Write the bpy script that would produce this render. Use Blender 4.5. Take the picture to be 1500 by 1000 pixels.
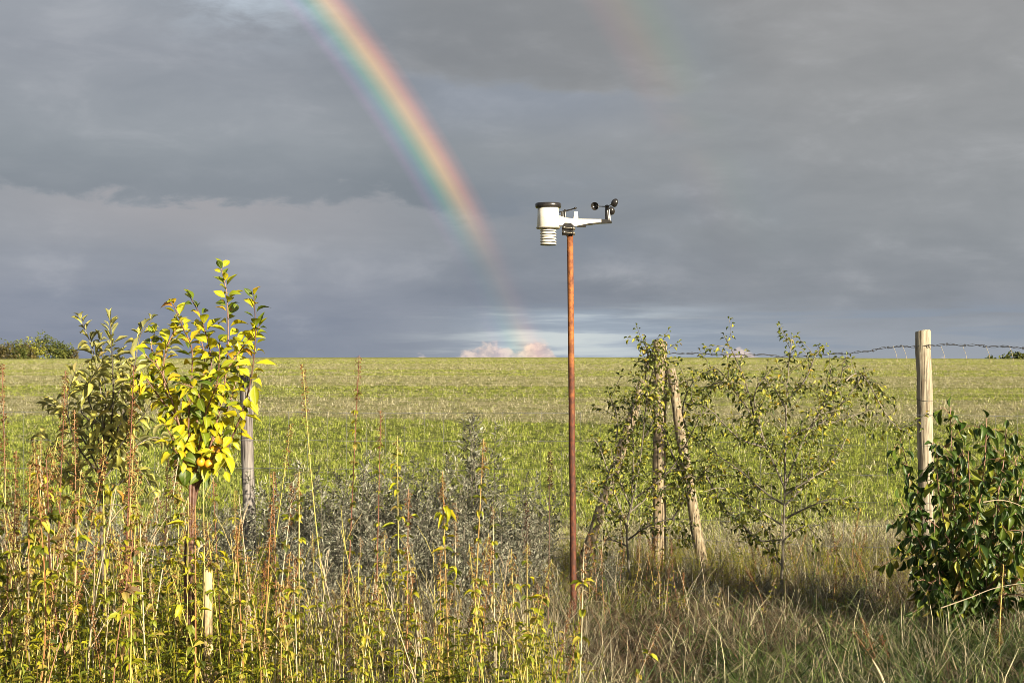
import bpy, math, random
import numpy as np
from mathutils import Vector, Matrix, Quaternion

for o in list(bpy.data.objects):
    bpy.data.objects.remove(o)
S = bpy.context.scene
COL = S.collection
R = math.radians
rnd = random.Random(7)
NP = np.random.default_rng(11)

# ------------------------------------------------------------------ camera
F = 2118.0                       # focal length in photo pixels (photo 1500 x 1000)
EYE = 1.6
PITCH = math.atan(35.0 / F)
cam = bpy.data.objects.new('camera', bpy.data.cameras.new('camera'))
COL.objects.link(cam)
cam.location = (0, 0, EYE)
cam.rotation_euler = (R(90) + PITCH, 0, 0)
cam.data.sensor_width = 36
cam.data.lens = 36 * F / 1500
cam.data.clip_start = 0.1
cam.data.clip_end = 9000
S.camera = cam

# ------------------------------------------------------------------ exposure
EXPO = 1.15
S.view_settings.view_transform = 'Standard'
S.view_settings.look = 'None'
S.view_settings.exposure = EXPO
S.view_settings.gamma = 1
S.view_settings.use_curve_mapping = False

# ------------------------------------------------------------------ sun
SUN_AZ, SUN_EL = 141.0, 13.5     # clockwise from the view direction
sd = Vector((math.sin(R(SUN_AZ)) * math.cos(R(SUN_EL)), math.cos(R(SUN_AZ)) * math.cos(R(SUN_EL)), math.sin(R(SUN_EL))))
sun = bpy.data.objects.new('sun', bpy.data.lights.new('sun', 'SUN'))
COL.objects.link(sun)
sun.data.energy = 5.0
sun.data.angle = R(0.53)
sun.data.color = (1.0, 0.89, 0.70)
sun.rotation_euler = (-sd).to_track_quat('-Z', 'Y').to_euler()


# ------------------------------------------------------------------ node expressions
class E:
    """a scalar socket with arithmetic"""
    nt = None
    def __init__(s, v): s.v = v
    @staticmethod
    def m(op, *a, clamp=False):
        n = E.nt.nodes.new('ShaderNodeMath'); n.operation = op; n.use_clamp = clamp
        for i, x in enumerate(a):
            x = x.v if isinstance(x, E) else x
            if isinstance(x, (int, float)): n.inputs[i].default_value = x
            else: E.nt.links.new(x, n.inputs[i])
        return E(n.outputs[0])
    def __add__(s, o): return E.m('ADD', s, o)
    __radd__ = __add__
    def __sub__(s, o): return E.m('SUBTRACT', s, o)
    def __rsub__(s, o): return E.m('SUBTRACT', o, s)
    def __mul__(s, o): return E.m('MULTIPLY', s, o)
    __rmul__ = __mul__
    def __truediv__(s, o): return E.m('DIVIDE', s, o)

def sstep(a, b, x):
    n = E.nt.nodes.new('ShaderNodeMapRange'); n.interpolation_type = 'SMOOTHSTEP'
    for i, q in ((0, x), (1, a), (2, b)):
        q = q.v if isinstance(q, E) else q
        if isinstance(q, (int, float)): n.inputs[i].default_value = q
        else: E.nt.links.new(q, n.inputs[i])
    n.inputs[3].default_value = 0; n.inputs[4].default_value = 1
    return E(n.outputs[0])

def gauss(x, c, w):
    d = (x - c) / w
    return E.m('EXPONENT', (d * d) * -1.0)

def vec(x, y, z):
    n = E.nt.nodes.new('ShaderNodeCombineXYZ')
    for i, q in enumerate((x, y, z)):
        q = q.v if isinstance(q, E) else q
        if isinstance(q, (int, float)): n.inputs[i].default_value = q
        else: E.nt.links.new(q, n.inputs[i])
    return n.outputs[0]

def noise(v, scale, detail=5, rough=0.55, dist=0.0):
    n = E.nt.nodes.new('ShaderNodeTexNoise')
    n.inputs['Scale'].default_value = scale; n.inputs['Detail'].default_value = detail
    n.inputs['Roughness'].default_value = rough; n.inputs['Distortion'].default_value = dist
    if v is not None: E.nt.links.new(v, n.inputs['Vector'])
    return E(n.outputs['Fac'] if 'Fac' in n.outputs else n.outputs[0])

def cmix(fac, a, b, blend='MIX'):
    n = E.nt.nodes.new('ShaderNodeMix'); n.data_type = 'RGBA'; n.blend_type = blend
    n.clamp_factor = True
    for key, q in ((0, fac), (6, a), (7, b)):
        q = q.v if isinstance(q, E) else q
        if isinstance(q, (int, float)): n.inputs[key].default_value = q
        elif isinstance(q, tuple): n.inputs[key].default_value = (*q[:3], 1)
        else: E.nt.links.new(q, n.inputs[key])
    return n.outputs[2]

def ramp(fac, stops, interp='LINEAR'):
    n = E.nt.nodes.new('ShaderNodeValToRGB'); cr = n.color_ramp; cr.interpolation = interp
    while len(cr.elements) < len(stops): cr.elements.new(0.5)
    for e, (p, c) in zip(cr.elements, stops):
        e.position = p; e.color = (*c, 1)
    fac = fac.v if isinstance(fac, E) else fac
    E.nt.links.new(fac, n.inputs[0])
    return n.outputs[0]

def lin(r, g, b):
    return tuple(((c / 255 + 0.055) / 1.055) ** 2.4 if c > 10 else c / 255 / 12.92 for c in (r, g, b))


# ------------------------------------------------------------------ world: Nishita sky, rain clouds, rainbow
world = bpy.data.worlds.new('World'); S.world = world; world.use_nodes = True
nt = world.node_tree; nt.nodes.clear(); E.nt = nt
out = nt.nodes.new('ShaderNodeOutputWorld'); bg = nt.nodes.new('ShaderNodeBackground')
nt.links.new(bg.outputs[0], out.inputs[0])
SKY = 0.08
bg.inputs['Strength'].default_value = SKY
sky = nt.nodes.new('ShaderNodeTexSky'); sky.sky_type = 'NISHITA'; sky.sun_disc = False
sky.sun_elevation = R(SUN_EL); sky.sun_rotation = R(SUN_AZ)
K = 1.0 / (SKY * 2 ** EXPO)      # picture value -> sky colour value
def sk(r, g, b): return tuple(c * K * 1.07 for c in lin(r, g, b))

tc = nt.nodes.new('ShaderNodeTexCoord')
nrm = nt.nodes.new('ShaderNodeVectorMath'); nrm.operation = 'NORMALIZE'
nt.links.new(tc.outputs['Generated'], nrm.inputs[0])
D = nrm.outputs[0]
sep = nt.nodes.new('ShaderNodeSeparateXYZ'); nt.links.new(D, sep.inputs[0])
dx, dy, dz = E(sep.outputs[0]), E(sep.outputs[1]), E(sep.outputs[2])
az = E.m('ARCTAN2', dx, dy) * (180 / math.pi)
el = E.m('ARCSINE', dz) * (180 / math.pi)
# clouds flattened towards the horizon: project the direction on to a high plane
pv = vec(dx * 7.0, dy * 7.0, dz * 17.0)
n_big = noise(pv, 0.55, 4, 0.5)
n_mid = noise(pv, 1.5, 6, 0.55, 0.3)
pv2 = vec(dx * 7.0, dy * 7.0, dz * 60.0)
n_str = noise(pv2, 0.8, 6, 0.6, 0.2)
n_fine = noise(pv, 4.5, 5, 0.6, 0.4)
wob = (n_mid - 0.5) * 5.0 + (n_fine - 0.5) * 1.6
# base: from slate blue low down to neutral grey higher up, warmer to the right
t = el / 15.0
left = ramp(t, [(0.0, sk(99, 113, 138)), (0.15, sk(115, 126, 146)), (0.33, sk(139, 145, 154)), (0.55, sk(134, 143, 150)), (0.8, sk(133, 140, 150)), (1.0, sk(139, 147, 156))])
right = ramp(t, [(0.0, sk(140, 146, 152)), (0.15, sk(132, 138, 146)), (0.35, sk(138, 143, 147)), (0.7, sk(147, 149, 150)), (1.0, sk(149, 149, 149))])
base = cmix(sstep(-14.0, 14.0, az + wob), left, right)
# soft mottling of the whole cover
n_lump = noise(vec(dx * 7.0, dy * 7.0, dz * 20.0), 1.7, 6, 0.56, 0.35)
base = cmix(sstep(0.28, 0.72, n_big * 0.3 + n_mid * 0.3 + n_lump * 0.4), cmix(0.19, base, sk(86, 95, 106)), cmix(0.2, base, sk(192, 193, 196)))
base = cmix(sstep(0.5, 0.72, n_lump) * sstep(0.35, 0.6, n_mid) * 0.22, base, sk(185, 187, 192))
base = cmix(sstep(0.42, 0.7, n_str) * sstep(9.0, 1.0, el) * 0.5, base, cmix(0.25, base, sk(180, 180, 185)))
# dark deck on the left with a ragged lower edge
edge = el + (n_mid - 0.5) * 4.2 + (n_fine - 0.5) * 2.4
deck = sstep(5.75, 6.7, edge + (n_lump - 0.5) * 2.0) * sstep(9.6, 7.0, el + (n_big - 0.5) * 3)
deck = deck * sstep(3.0, -4.0, az)
base = cmix(deck * 0.5, base, sk(100, 112, 122))
# lighter crest just under it
crest = sstep(6.5, 5.8, edge + (n_lump - 0.5) * 2.0) * sstep(4.0, 6.6, el) * gauss(az, -12.5, 7.0)
base = cmix(crest * 0.8, base, sk(157, 155, 158))
# high dark deck right of the bow, edge falling to the right
edge2 = el + (n_mid - 0.5) * 2.0 + (n_fine - 0.5) * 0.9 + sstep(-4.5, 7.0, az) * 1.0
deck2 = sstep(11.3, 12.1, edge2 + (n_lump - 0.5) * 1.2) * sstep(-7.5, -3.0, az) * sstep(13.5, 3.0, az)
base = cmix(deck2 * 0.45, base, sk(122, 124, 126))
under = sstep(11.8, 11.2, edge2) * sstep(8.2, 10.6, el) * sstep(-6.0, -2.0, az) * sstep(9.0, 2.0, az)
base = cmix(under * 0.45, base, sk(138, 148, 164))
# darker blue rain belt behind the station
belt = gauss(el, 5.5, 2.2) * gauss(az, 2.5, 5.5)
base = cmix(belt * 0.5 * sstep(0.3, 0.7, n_mid), base, sk(108, 122, 140))
# brighter puffs right of the pole
puff = gauss(el, 3.4, 1.0) * gauss(az, 4.3, 2.2) * sstep(0.42, 0.66, n_mid * 0.6 + n_fine * 0.4)
base = cmix(puff * 0.75, base, sk(165, 168, 174))
# thin bright patch high on the left
hi = gauss(el, 14.4, 1.6) * gauss(az, -10.5, 3.0) * sstep(0.35, 0.68, n_fine * 0.6 + n_mid * 0.4)
base = cmix(hi * 0.8, base, sk(188, 200, 212))
# rift of pale sky low over the crest of the field, streaked
rift = gauss(az, 3.6, 5.0) * sstep(2.6, 1.4, el + (n_str - 0.5) * 2.6 + (n_mid - .5) * .8)
base = cmix(rift * 0.9, base, sk(178, 189, 199))
rift2 = sstep(1.0, 7.0, az) * sstep(2.6, 0.6, el + (n_str - 0.5) * 3.0)
base = cmix(rift2 * 0.35, base, sk(168, 176, 188))
streak = sstep(0.5, 0.62, n_str) * sstep(3.2, 1.0, el) * sstep(-3.0, 4.0, az)
base = cmix(streak * 0.6, base, sk(138, 148, 162))
pv4 = vec(dx * 6.0, dy * 6.0, dz * 85.0)
n_s2 = noise(pv4, 1.0, 5, 0.55, 0.15)
base = cmix(sstep(0.44, 0.60, n_s2) * sstep(2.8, 1.8, el) * sstep(-3.5, 1.0, az) * 0.6, base, sk(136, 148, 163))
base = cmix(sstep(0.53, 0.40, n_s2) * sstep(2.6, 1.5, el) * gauss(az, 1.8, 4.0) * 0.95, base, sk(201, 208, 208))
# small sunlit cumulus tops on the horizon
pv3 = vec(dx * 60.0, dy * 10.0, dz * 85.0)
n_cu = noise(pv3, 0.55, 4, 0.55)
n_cu2 = noise(pv3, 2.0, 4, 0.6)
cu_env = gauss(az, -1.0, 1.3) * 1.15 + gauss(az, 1.0, 0.75) + gauss(az, 8.9, 0.7) * 0.8 + gauss(az, -3.6, .5) * .5
cu = sstep(0.0, 0.28, (0.95 * cu_env - el * 0.95) + (n_cu - 0.5) * 1.6 + (n_cu2 - .5) * .7 - 0.05) * sstep(1.4, 0.7, el)
base = cmix(cu * 0.85, base, cmix(sstep(0.35, 0.65, n_cu2), sk(190, 178, 178), sk(236, 214, 200)))
# the cover breaks open on the side of the sun, where the blue sky shows
sunside = E.m('ADD', dx * sd.x, dy * sd.y)
brk = sstep(0.35, 0.85, sunside) * sstep(0.40, 0.60, n_mid * 0.5 + n_big * 0.5) * 0.85
clouds = cmix(brk, base, sky.outputs[0])
# rainbow: colour by the angle from the point opposite the sun
dotn = nt.nodes.new('ShaderNodeVectorMath'); dotn.operation = 'DOT_PRODUCT'
nt.links.new(D, dotn.inputs[0]); dotn.inputs[1].default_value = tuple(-sd)
th = E.m('ARCCOSINE', E(dotn.outputs['Value'])) * (180 / math.pi)
def kk(*c): return tuple(x * K for x in c)
bow1 = ramp((th - 40.35) / 2.25, [(0.0, (0, 0, 0)), (0.12, kk(.045, .018, .055)), (0.25, kk(.005, .05, .075)), (0.36, kk(.01, .115, .05)),
                                (0.48, kk(.17, .165, .03)), (0.61, kk(.42, .22, .03)), (0.75, kk(.32, .09, .02)), (0.88, kk(.09, .018, .006)), (1.0, (0, 0, 0))])
bow2 = ramp((th - 49.6) / 5.0, [(0.0, (0, 0, 0)), (0.12, kk(.04, .009, .005)), (0.26, kk(.055, .03, .0)), (0.42, kk(.012, .036, .006)), (0.6, kk(.0, .016, .024)), (1.0, (0, 0, 0))])
i1 = sstep(3.6, 8.2, el) * (0.55 + 0.6 * n_mid) + gauss(el, 0.6, 1.1) * 0.5 + sstep(0.0, 3.5, el) * 0.10
i2 = sstep(1.5, 12.0, el) * sstep(0.25, 0.6, n_mid) * .6 + sstep(9.0, 13.0, el) * .3
with_bow = cmix(i1, clouds, cmix(1.0, clouds, bow1, 'ADD'))
with_bow = cmix(i2, with_bow, cmix(1.0, with_bow, bow2, 'ADD'))
glow = sstep(41.5, 37.0, th) * 0.10
final = cmix(glow, with_bow, sk(200, 200, 205))
nt.links.new(final, bg.inputs['Color'])


# ------------------------------------------------------------------ layout
def at(px, py, Y):
    """photo pixel at distance Y -> point in the place"""
    a, b = (px - 750) / F, (500 - py) / F
    c, s = math.cos(PITCH), math.sin(PITCH)
    d = Vector((a, c - b * s, s + b * c))
    return Vector((0, 0, EYE)) + d * (Y / d.y)

CREST = 150.0
def hgt(x, y):
    """height of the ground"""
    x = np.asarray(x, float); y = np.asarray(y, float)
    sky_px = 524.0 + 3.5 * np.clip(x / 55.0, -1.6, 1.6) ** 2
    zc = EYE + (535 - sky_px) / F * CREST
    t_ = np.clip((y - 12) / (CREST - 12), 0, None)
    rise = np.where(t_ < 1, t_ * (2 - t_), 1 - 0.9 * np.clip(t_ - 1, 0, 1.4) ** 2)
    far = np.clip((y - 330) / 300, 0, 1)
    z = zc * rise * (1 - far) + far * (-2.0)
    bump = 0.03 * np.sin(x * 1.3 + y * .7) * np.cos(y * 1.1 - x * .4) * np.clip((25 - y) / 10, 0, 1)
    return z + bump

def ground(x, y): return float(hgt(x, y))


# ------------------------------------------------------------------ mesh builder
class MB:
    def __init__(s): s.v = []; s.n = 0; s.f = []; s.t = []; s.sm = []; s.tone = []; s.rib = []
    def add(s, verts, faces, tone=0.0, smooth=True, rib=None):
        verts = np.asarray(verts, float)
        s.rib.append(np.full(len(verts), .5) if rib is None else np.asarray(rib, float))
        s.v.append(verts); s.tone.append(np.full(len(verts), tone))
        for q in faces: s.f.append([i + s.n for i in q]); s.sm.append(smooth)
        s.n += len(verts)
    def tube(s, pts, rads, k=5, tone=0.0, cap=False):
        pts = [Vector(p) for p in pts]; n = len(pts)
        vs = []; up = Vector((0.31, 0.95, 0.12)).normalized()
        for i, p in enumerate(pts):
            tg = (pts[min(i + 1, n - 1)] - pts[max(i - 1, 0)])
            tg = tg.normalized() if tg.length > 1e-9 else Vector((0, 0, 1))
            a = tg.cross(up); a = a.normalized() if a.length > 1e-4 else tg.orthogonal().normalized()
            b = tg.cross(a)
            r = rads[i] if hasattr(rads, '__len__') else rads
            for j in range(k):
                w = 2 * math.pi * j / k
                vs.append(p + (a * math.cos(w) + b * math.sin(w)) * r)
        fs = [[i * k + j, i * k + (j + 1) % k, (i + 1) * k + (j + 1) % k, (i + 1) * k + j] for i in range(n - 1) for j in range(k)]
        if cap: fs.append(list(range(k))[::-1]); fs.append([(n - 1) * k + j for j in range(k)])
        s.add(vs, fs, tone)
    def blade(s, base, d, side, L, W, bend, seg=3, tone=0.0):
        """narrow grass-like blade, bending over along -z"""
        base = Vector(base); d = Vector(d).normalized(); side = Vector(side).normalized()
        vs = []; p = base.copy(); fs = []
        for i in range(seg + 1):
            u = i / seg
            w = W * (1 - u ** 1.6) * 0.5 + 0.0004
            vs += [p - side * w, p + side * w]
            dd = (d + Vector((0, 0, -bend * u * 1.6))).normalized()
            p = p + dd * (L / seg)
        for i in range(seg): fs.append([2 * i, 2 * i + 1, 2 * i + 3, 2 * i + 2])
        s.add(vs, fs, tone)
    def leaf(s, M, L, W, curl, fold, tone=0.0, seg=5, peak=0.42):
        v, f = leaf_shape(curl, fold, seg, peak)
        vs = [M @ Vector((x * W, y * L, z * L)) for x, y, z in v]
        s.add(vs, f, tone, True, [0, 1, 0] * (len(vs) // 3))
    def quadleaf(s, base, d, nrm, L, W, tone=0.0):
        """very small leaf: a folded rhomb of two triangles"""
        base = Vector(base); d = Vector(d).normalized(); sd_ = d.cross(Vector(nrm))
        sd_ = sd_.normalized() if sd_.length > 1e-5 else d.orthogonal().normalized()
        up = sd_.cross(d)
        s.add([base, base + d * L * .45 + sd_ * W * .5 + up * W * .12, base + d * L, base + d * L * .45 - sd_ * W * .5 + up * W * .12],
              [[0, 1, 2], [0, 2, 3]], tone, False)
    def lathe(s, prof, c=(0, 0, 0), k=24, tone=0.0, smooth=True, M=None):
        vs = []
        for r, z in prof:
            for j in range(k):
                w = 2 * math.pi * j / k
                vs.append((r * math.cos(w) + c[0], r * math.sin(w) + c[1], z + c[2]))
        n = len(prof)
        if M is not None: vs = [M @ Vector(v) for v in vs]
        fs = [[i * k + j, i * k + (j + 1) % k, (i + 1) * k + (j + 1) % k, (i + 1) * k + j] for i in range(n - 1) for j in range(k)]
        s.add(vs, fs, tone, smooth)
    def prism(s, poly, y0, y1, bev=0.0):
        """outline in x,z given depth along y"""
        n = len(poly)
        cx = sum(p[0] for p in poly) / n; cz = sum(p[1] for p in poly) / n
        def ring(y, k): return [(cx + (x - cx) * k, y, cz + (z - cz) * k) for x, z in poly]
        k = 1 - bev
        d_ = (y1 - y0) * bev * 1.2
        vs = ring(y0, k) + ring(y0 + d_, 1) + ring(y1 - d_, 1) + ring(y1, k)
        fs = [[r * n + j, r * n + (j + 1) % n, (r + 1) * n + (j + 1) % n, (r + 1) * n + j] for r in range(3) for j in range(n)]
        fs += [list(range(n))[::-1], [3 * n + j for j in range(n)]]
        s.add(vs, fs, 0.0, False)
    def mesh(s, name, mat):
        me = bpy.data.meshes.new(name)
        V = np.concatenate(s.v) if s.v else np.zeros((0, 3))
        me.vertices.add(len(V)); me.vertices.foreach_set('co', V.astype(np.float32).ravel())
        tot = np.array([len(q) for q in s.f], np.int32)
        flat = np.concatenate([np.array(q, np.int32) for q in s.f]) if s.f else np.zeros(0, np.int32)
        me.loops.add(len(flat)); me.loops.foreach_set('vertex_index', flat)
        me.polygons.add(len(tot))
        st = np.concatenate([[0], np.cumsum(tot)[:-1]]).astype(np.int32) if len(tot) else tot
        me.polygons.foreach_set('loop_start', st); me.polygons.foreach_set('loop_total', tot)
        me.polygons.foreach_set('use_smooth', np.array(s.sm, bool))
        at_ = me.attributes.new('tone', 'FLOAT', 'POINT')
        at_.data.foreach_set('value', np.concatenate(s.tone).astype(np.float32))
        at_ = me.attributes.new('rib', 'FLOAT', 'POINT')
        at_.data.foreach_set('value', np.concatenate(s.rib).astype(np.float32))
        me.materials.append(mat)
        me.update(calc_edges=True); me.validate()
        return me

def leaf_shape(curl, fold, seg=5, peak=0.42):
    """unit leaf along +y, blade normal +z: outline, central fold and drooping tip"""
    v = []; f = []
    for i in range(seg + 1):
        u = i / seg
        w = (u / peak) ** 0.7 if u < peak else max(0.0, 1 - ((u - peak) / (1 - peak)) ** 1.7)
        w = max(w, 0.04 if i < seg else 0.0) * 0.5
        ang = curl * u
        y = math.sin(ang) / curl if abs(curl) > 1e-3 else u
        z = -(1 - math.cos(ang)) / curl if abs(curl) > 1e-3 else 0
        wav = 0.05 * math.sin(i * 2.4 + curl * 5)
        v += [(-w, y, z + fold * w + wav * w), (0, y, z), (w, y, z + fold * w - wav * w)]
    for i in range(seg):
        a = 3 * i
        f += [[a, a + 1, a + 4, a + 3], [a + 1, a + 2, a + 5, a + 4]]
    return v, f

def link(name, me, parent=None, kind=None, label=None):
    o = bpy.data.objects.new(name, me); COL.objects.link(o)
    if parent is not None: o.parent = parent
    if kind: o['kind'] = kind
    if label: o['label'] = label
    return o

def tag(o, label, cat, group=None, kind=None):
    o['label'] = label; o['category'] = cat
    if group: o['group'] = group
    if kind: o['kind'] = kind
    return o

def thing(name, label, cat, loc=(0, 0, 0), group=None):
    o = bpy.data.objects.new(name, None); COL.objects.link(o)
    o.location = loc; o.empty_display_size = 0.1
    return tag(o, label, cat, group)

def copy_tree(o, parent=None):
    c = o.copy(); COL.objects.link(c)
    if parent is not None: c.parent = parent
    for ch in list(o.children): copy_tree(ch, c)
    return c


# ------------------------------------------------------------------ materials
def new_mat(name):
    m = bpy.data.materials.new(name); m.use_nodes = True
    m.node_tree.nodes.clear(); E.nt = m.node_tree
    o = m.node_tree.nodes.new('ShaderNodeOutputMaterial')
    p = m.node_tree.nodes.new('ShaderNodeBsdfPrincipled')
    m.node_tree.links.new(p.outputs[0], o.inputs[0])
    return m, p, o

def coords(kind='Object'):
    n = E.nt.nodes.new('ShaderNodeTexCoord'); return n.outputs[kind]

def scaled(v, s):
    n = E.nt.nodes.new('ShaderNodeVectorMath'); n.operation = 'MULTIPLY'
    E.nt.links.new(v, n.inputs[0]); n.inputs[1].default_value = s
    return n.outputs[0]

def bump(p, h, strength, dist):
    b = E.nt.nodes.new('ShaderNodeBump'); b.inputs['Strength'].default_value = strength; b.inputs['Distance'].default_value = dist
    E.nt.links.new(h.v, b.inputs['Height']); E.nt.links.new(b.outputs[0], p.inputs['Normal'])

def tone_val():
    a = E.nt.nodes.new('ShaderNodeAttribute'); a.attribute_name = 'tone'
    i = E.nt.nodes.new('ShaderNodeObjectInfo')
    return E.m('FRACT', E(a.outputs['Fac']) + E(i.outputs['Random']))

def leaf_mat(name, stops, transl=0.35, rough=0.45, spots=None, spec=0.4, back=None):
    m, p, o = new_mat(name)
    tv = tone_val()
    c = ramp(tv, stops)
    nz = noise(coords(), 28.0, 3)
    c = cmix(sstep(0.45, 0.75, nz) * 0.35, c, cmix(1.0, c, (0.75, 0.8, 0.5), 'MULTIPLY'))
    if spots:
        c = cmix(sstep(0.62, 0.7, noise(coords(), 55.0, 2)) * 0.7, c, spots)
    ra = E.nt.nodes.new('ShaderNodeAttribute'); ra.attribute_name = 'rib'; ra_ = E(ra.outputs['Fac'])
    c = cmix(sstep(.80, .97, ra_) * .45, c, cmix(.55, c, (.62, .60, .30)))
    c = cmix(sstep(.30, .02, ra_ + (noise(coords(), 34.0, 3) - .5) * .7) * .5, c, cmix(1.0, c, (.72, .50, .40), 'MULTIPLY'))
    if back:
        g = E.nt.nodes.new('ShaderNodeNewGeometry')
        c = cmix(E(g.outputs['Backfacing']) * 0.6, c, back)
    E.nt.links.new(c, p.inputs['Base Color']); p.inputs['Roughness'].default_value = rough
    p.inputs['Specular IOR Level'].default_value = spec
    tr = E.nt.nodes.new('ShaderNodeBsdfTranslucent'); E.nt.links.new(c, tr.inputs[0])
    mx = E.nt.nodes.new('ShaderNodeMixShader'); mx.inputs[0].default_value = transl
    E.nt.links.new(p.outputs[0], mx.inputs[1]); E.nt.links.new(tr.outputs[0], mx.inputs[2])
    E.nt.links.new(mx.outputs[0], o.inputs[0])
    return m

def stem_mat(name, a, b, rough=0.7, scale=(40, 40, 8)):
    m, p, o = new_mat(name)
    tv = tone_val()
    n1 = noise(scaled(coords(), scale), 1.0, 5)
    c = cmix(sstep(0.3, 0.7, n1 * 0.6 + tv * 0.4), a, b)
    E.nt.links.new(c, p.inputs['Base Color']); p.inputs['Roughness'].default_value = rough
    bump(p, n1, 0.4, 0.004)
    return m

def wood_mat(name, light, dark, patch, lich=0.0, lcol=(.55, .53, .42)):
    m, p, o = new_mat(name)
    cc = coords()
    i = E.nt.nodes.new('ShaderNodeObjectInfo')
    off = E.nt.nodes.new('ShaderNodeVectorMath'); off.operation = 'ADD'
    E.nt.links.new(cc, off.inputs[0]); E.nt.links.new(vec(E(i.outputs['Random']) * 40, 0, E(i.outputs['Random']) * 9), off.inputs[1])
    cc = off.outputs[0]
    grain = noise(scaled(cc, (70, 70, 3.5)), 1.0, 6, 0.6)
    big = noise(scaled(cc, (9, 9, 2.2)), 1.0, 4)
    crack = noise(scaled(cc, (120, 120, 2.0)), 1.0, 3, 0.5)
    c = cmix(sstep(0.32, 0.68, grain), dark, light)
    c = cmix(sstep(0.45, 0.75, big) * 0.6, c, patch)
    c = cmix(sstep(0.57, 0.65, crack) * 0.85, c, tuple(x * 0.22 for x in dark))
    if lich:
        l = noise(scaled(cc, (38, 38, 22)), 1.0, 4)
        c = cmix(sstep(0.52, 0.6, l) * lich, c, lcol)
    knots = noise(scaled(cc, (14, 14, 9)), 1.0, 2)
    c = cmix(sstep(0.68, 0.74, knots) * 0.8, c, tuple(x * 0.3 for x in dark))
    E.nt.links.new(c, p.inputs['Base Color']); p.inputs['Roughness'].default_value = 0.85
    p.inputs['Specular IOR Level'].default_value = 0.2
    bump(p, grain * 0.8 - sstep(0.58, 0.66, crack) * 1.4, 1.0, 0.006)
    return m

def plain_mat(name, c, rough=0.5, metal=0.0, dirt=None, dscale=18.0, damt=0.5, spec=0.5):
    m, p, o = new_mat(name)
    n1 = noise(coords(), dscale, 5)
    col = cmix(sstep(0.45, 0.72, n1) * damt, c, dirt if dirt else tuple(x * 0.7 for x in c))
    E.nt.links.new(col, p.inputs['Base Color']); p.inputs['Roughness'].default_value = rough
    p.inputs['Metallic'].default_value = metal; p.inputs['Specular IOR Level'].default_value = spec
    return m

M = {}
M['yellow_leaf'] = leaf_mat('yellow_leaf', [(0, (.07, .12, .012)), (.2, (.17, .23, .014)), (.42, (.40, .42, .014)), (.6, (.50, .48, .014)), (.88, (.56, .49, .015)), (.97, (.58, .38, .02)), (1, (.42, .18, .02))], .2, .45, (.30, .14, .03))
M['olive_leaf'] = leaf_mat('olive_leaf', [(0, (.09, .10, .022)), (.25, (.27, .265, .05)), (.6, (.54, .51, .10)), (.95, (.62, .56, .15)), (1, (.42, .22, .03))], .25, .4, spec=.5, back=(.42, .42, .20))
M['sapling_leaf'] = leaf_mat('sapling_leaf', [(0, (.04, .06, .014)), (.3, (.10, .13, .02)), (.65, (.24, .26, .03)), (.93, (.40, .38, .04)), (1, (.45, .30, .03))], .25, .42, spec=.4)
M['dark_leaf'] = leaf_mat('dark_leaf', [(0, (.025, .055, .010)), (.45, (.05, .10, .014)), (.75, (.11, .16, .018)), (.9, (.34, .36, .03)), (1, (.14, .08, .03))], .3, .4, spec=.4)
M['mugwort_leaf'] = leaf_mat('mugwort_leaf', [(0, (.04, .04, .026)), (.4, (.15, .15, .10)), (.75, (.32, .315, .225)), (1, (.46, .45, .35))], .15, .7, spec=.2)
M['weed_leaf'] = leaf_mat('weed_leaf', [(0, (.05, .07, .012)), (.35, (.24, .28, .016)), (.66, (.46, .43, .02)), (.84, (.44, .34, .07)), (1, (.20, .13, .07))], .3, .5)
M['nettle_leaf'] = leaf_mat('nettle_leaf', [(0, (.32, .36, .014)), (.5, (.48, .46, .015)), (.9, (.55, .46, .02)), (1, (.40, .27, .07))], .35, .5)
M['tan_leaf'] = leaf_mat('tan_leaf', [(0, (.40, .30, .12)), (.5, (.46, .38, .14)), (1, (.36, .2, .08))], .3, .6)
M['seed'] = leaf_mat('seed', [(0, (.06, .025, .012)), (.5, (.15, .062, .025)), (.85, (.27, .13, .045)), (1, (.36, .23, .09))], .1, .8, spec=.1)
M['dark_seed'] = leaf_mat('dark_seed', [(0, (.03, .015, .010)), (.6, (.07, .03, .018)), (1, (.13, .06, .03))], .1, .8, spec=.1)
M['stem_red'] = stem_mat('stem_red', (.17, .065, .035), (.33, .18, .09))
M['stem_orange'] = stem_mat('stem_orange', (.30, .125, .04), (.42, .29, .09))
M['stem_yellow'] = stem_mat('stem_yellow', (.38, .34, .07), (.46, .36, .13))
M['stem_pale'] = stem_mat('stem_pale', (.48, .42, .26), (.38, .30, .19))
M['stem_dark'] = stem_mat('stem_dark', (.05, .025, .018), (.12, .06, .04))
M['bark_red'] = stem_mat('bark_red', (.10, .048, .03), (.34, .19, .12), .5, (60, 60, 30))
M['bark_grey'] = stem_mat('bark_grey', (.07, .058, .042), (.24, .205, .15), .75)
M['wood_grey'] = wood_mat('wood_grey', (.30, .27, .24), (.10, .085, .075), (.20, .17, .155))
M['wood_pale'] = wood_mat('wood_pale', (.47, .41, .30), (.20, .155, .105), (.33, .30, .24), .25, (.30, .31, .22))
M['wood_tan'] = wood_mat('wood_tan', (.44, .35, .22), (.17, .125, .08), (.34, .24, .12), .2, (.36, .34, .24))
M['wood_lichen'] = wood_mat('wood_lichen', (.36, .29, .18), (.16, .115, .07), (.28, .21, .13), .35, (.42, .39, .29))
M['birch'] = wood_mat('birch', (.60, .47, .27), (.42, .30, .16), (.52, .40, .22))
M['white_plastic'] = plain_mat('white_plastic', (.74, .71, .62), .4, 0, (.46, .38, .22), 22, .55)
M['black_plastic'] = plain_mat('black_plastic', (.018, .016, .015), .28, 0, (.05, .045, .04), 30, .5)
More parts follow.
